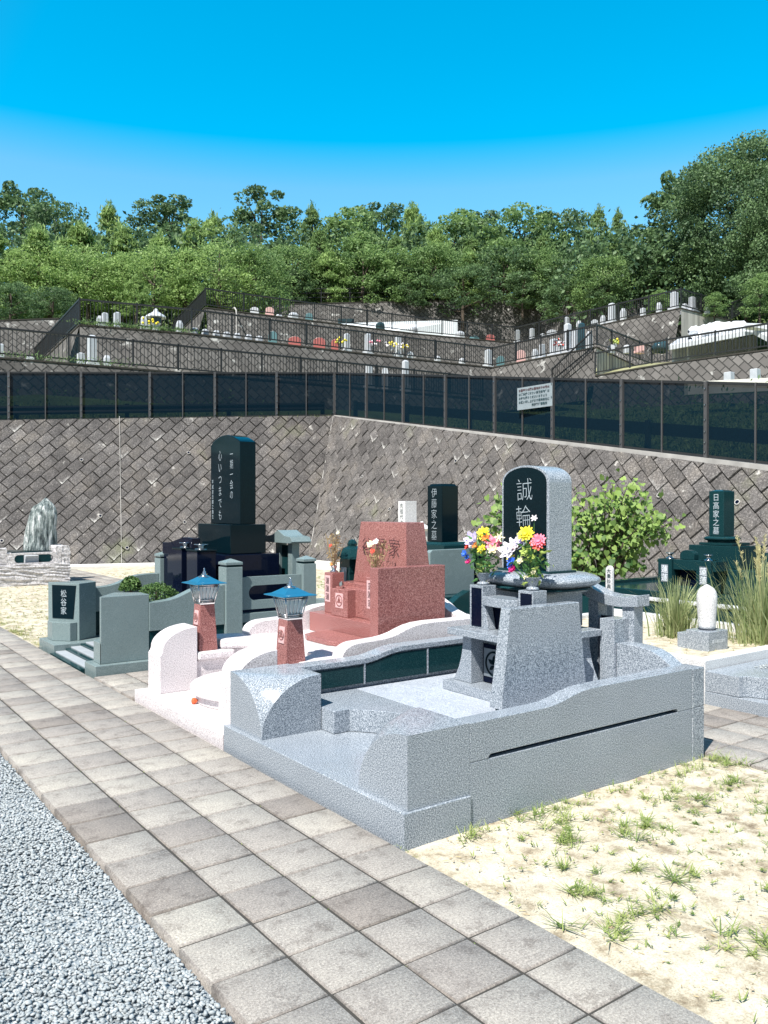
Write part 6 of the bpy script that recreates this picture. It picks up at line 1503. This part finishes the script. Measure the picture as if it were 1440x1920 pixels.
# middle row
plant('pb', -10, 440, 610, 66, 'light green pine cut by the left edge', 1.3)
plant('pa', 70, 430, 612, 66, 'light green pine second from the left in the middle row', 1.2)
plant('pb', 150, 425, 600, 70, 'bushy light green pine over the left railing corner', 1.2)
plant('pa', 235, 428, 595, 72, 'light pine left of the stone lantern', 1.2)
plant('pb', 300, 445, 595, 70, 'yellow-green pine above the stone lantern', 1.1)
plant('pa', 365, 420, 590, 74, 'tall light pine behind the upper left railing corner', 1.2)
plant('pc', 440, 430, 588, 76, 'blue-green pine under the tall dark round crown', 1.1)
plant('pb', 520, 470, 580, 77, 'low light pine above the pipe fence, left stretch', 1.2)
plant('pc', 600, 430, 582, 79, 'mid green pine above the left pipe fence', 1.2)
plant('ba', 670, 440, 580, 80, 'mid green tree over the left pipe fence', 1.2)
plant('pc', 740, 445, 590, 79, 'green pine hanging over the high wall at the centre', 1.2)
plant('pa', 820, 430, 592, 79, 'green pine left of the pale gap in the wood', 1.2)
plant('pc', 885, 445, 590, 79, 'dark green pine hanging low over the high wall', 1.15)
plant('ba', 950, 450, 580, 80, 'leafy tree right of the low-hanging pine', 1.2)
plant('pc', 1020, 440, 582, 79, 'green pine above the right pipe fence', 1.2)
plant('bc', 1090, 470, 590, 74, 'dark leafy tree over the V of the upper railing', 1.2)
plant('pc', 1150, 450, 590, 72, 'dark pine above the tall white stone', 1.1)
plant('bb', 1215, 460, 590, 68, 'deep green tree behind the concrete corner', 1.2)
for px, yt, k, w, lab in [(30, 474, 'pa', 1.4, 'young light pine in front of the wood at the far left'), (95, 462, 'bl', 1.3, 'rounded yellow-green tree above the left high wall'),
    (165, 470, 'bl', 1.2, 'rounded light tree right above the left railing corner'), (225, 480, 'pb', 1.4, 'young pine above the two tall pale stones'), (290, 468, 'bl', 1.2, 'rounded light tree directly above the stone lantern'),
    (350, 472, 'pb', 1.4, 'young pine left of the upper railing corner'), (412, 458, 'bl', 1.2, 'rounded light tree above the upper railing corner'), (478, 470, 'bm', 1.1, 'light rounded tree above the white round-topped stone'),
    (548, 466, 'bm', 1.2, 'bushy green tree above the left end of the pipe fence'), (615, 474, 'pb', 1.4, 'young pine above the middle of the left pipe fence'), (680, 464, 'ba', 1.2, 'bushy green tree above the dark two-panel sign'),
    (745, 470, 'ba', 1.1, 'lighter bushy tree above the white wall strip'), (812, 466, 'bm', 1.2, 'bushy green tree above the right part of the white wall strip'), (880, 474, 'pa', 1.4, 'young pine over the drooping dark tree'),
    (945, 466, 'bc', 1.2, 'bushy green tree left of the right pipe fence'), (1008, 472, 'bm', 1.1, 'lighter bushy tree above the right pipe fence'), (1072, 478, 'bm', 1.2, 'bushy green tree above the V of the upper terrace'), (1130, 484, 'bm', 1.1, 'bushy green tree left of the concrete corner')]:
    plant(k, px, yt, 594 if 480 < px < 1080 else 600, (77 if 480 < px < 1080 else 67), lab, w, 'young trees along the front of the wood')
# front fringe
for i, (k, px, yt, yb, d, lab) in enumerate([('bc', 20, 530, 612, 58, 'overhanging dark shrubby tree at the left edge of the high wall'), ('bc', 100, 540, 608, 57, 'overhanging dark shrubby tree left of the railing corner'),
    ('pb', 255, 520, 602, 62, 'low pine just above the left terrace stones'), ('pb', 440, 505, 585, 72, 'low pine behind the upper left railing'), ('bb', 560, 505, 580, 75, 'dark low tree beside the pipe fence, left'),
    ('bb', 770, 505, 596, 76, 'low dark tree hanging over the wall at the centre'), ('bc', 868, 500, 602, 75, 'low dark tree drooping furthest over the high wall'), ('bb', 980, 510, 585, 74, 'low dark tree beside the right pipe fence'),
    ('bc', 1065, 520, 606, 70, 'low dark tree drooping over the wall near the V'), ('bb', 1130, 520, 600, 66, 'low dark tree behind the white stones on the rise'), ('ba', 1235, 545, 590, 60, 'small bright green sapling behind the concrete corner')]):
    plant(k, px, yt, yb, d, lab, 1.3)
plant('big', 1400, 276, 610, 66, 'huge broadleaf tree filling the right side', .95, 'big broadleaf trees at the right')
plant('bb', 1275, 325, 605, 72, 'large dark broadleaf tree left of the huge one', .85, 'big broadleaf trees at the right')
plant('big', 1520, 300, 620, 58, 'large broadleaf tree cut by the right edge', .9, 'big broadleaf trees at the right')
plant('ba', 1425, 515, 600, 52, 'small bright yellow-green tree at the right edge', 1.1)
plant('ba', 1340, 550, 600, 54, 'small mid green tree under the huge tree', 1.2)
# leafy hedge mass closing the foot of the wood
c = []
for px in range(-60, 1640, 10):
    d = 80 if 480 < px < 1080 else (70 if px < 480 else 66); yb = 590 if 480 < px < 1080 else 600
    for k in range(8):
        p = at(px + random.uniform(-10, 10), random.uniform(yb - 150, yb), d + random.uniform(0, 8)); c.append(np.array(p) + rng.normal(0, .9, (34, 3)))
o = leaf_cloud('undergrowth', np.concatenate(c), .42, M['leaf_dark'], up=.3, width=.6); o['kind'] = 'stuff'
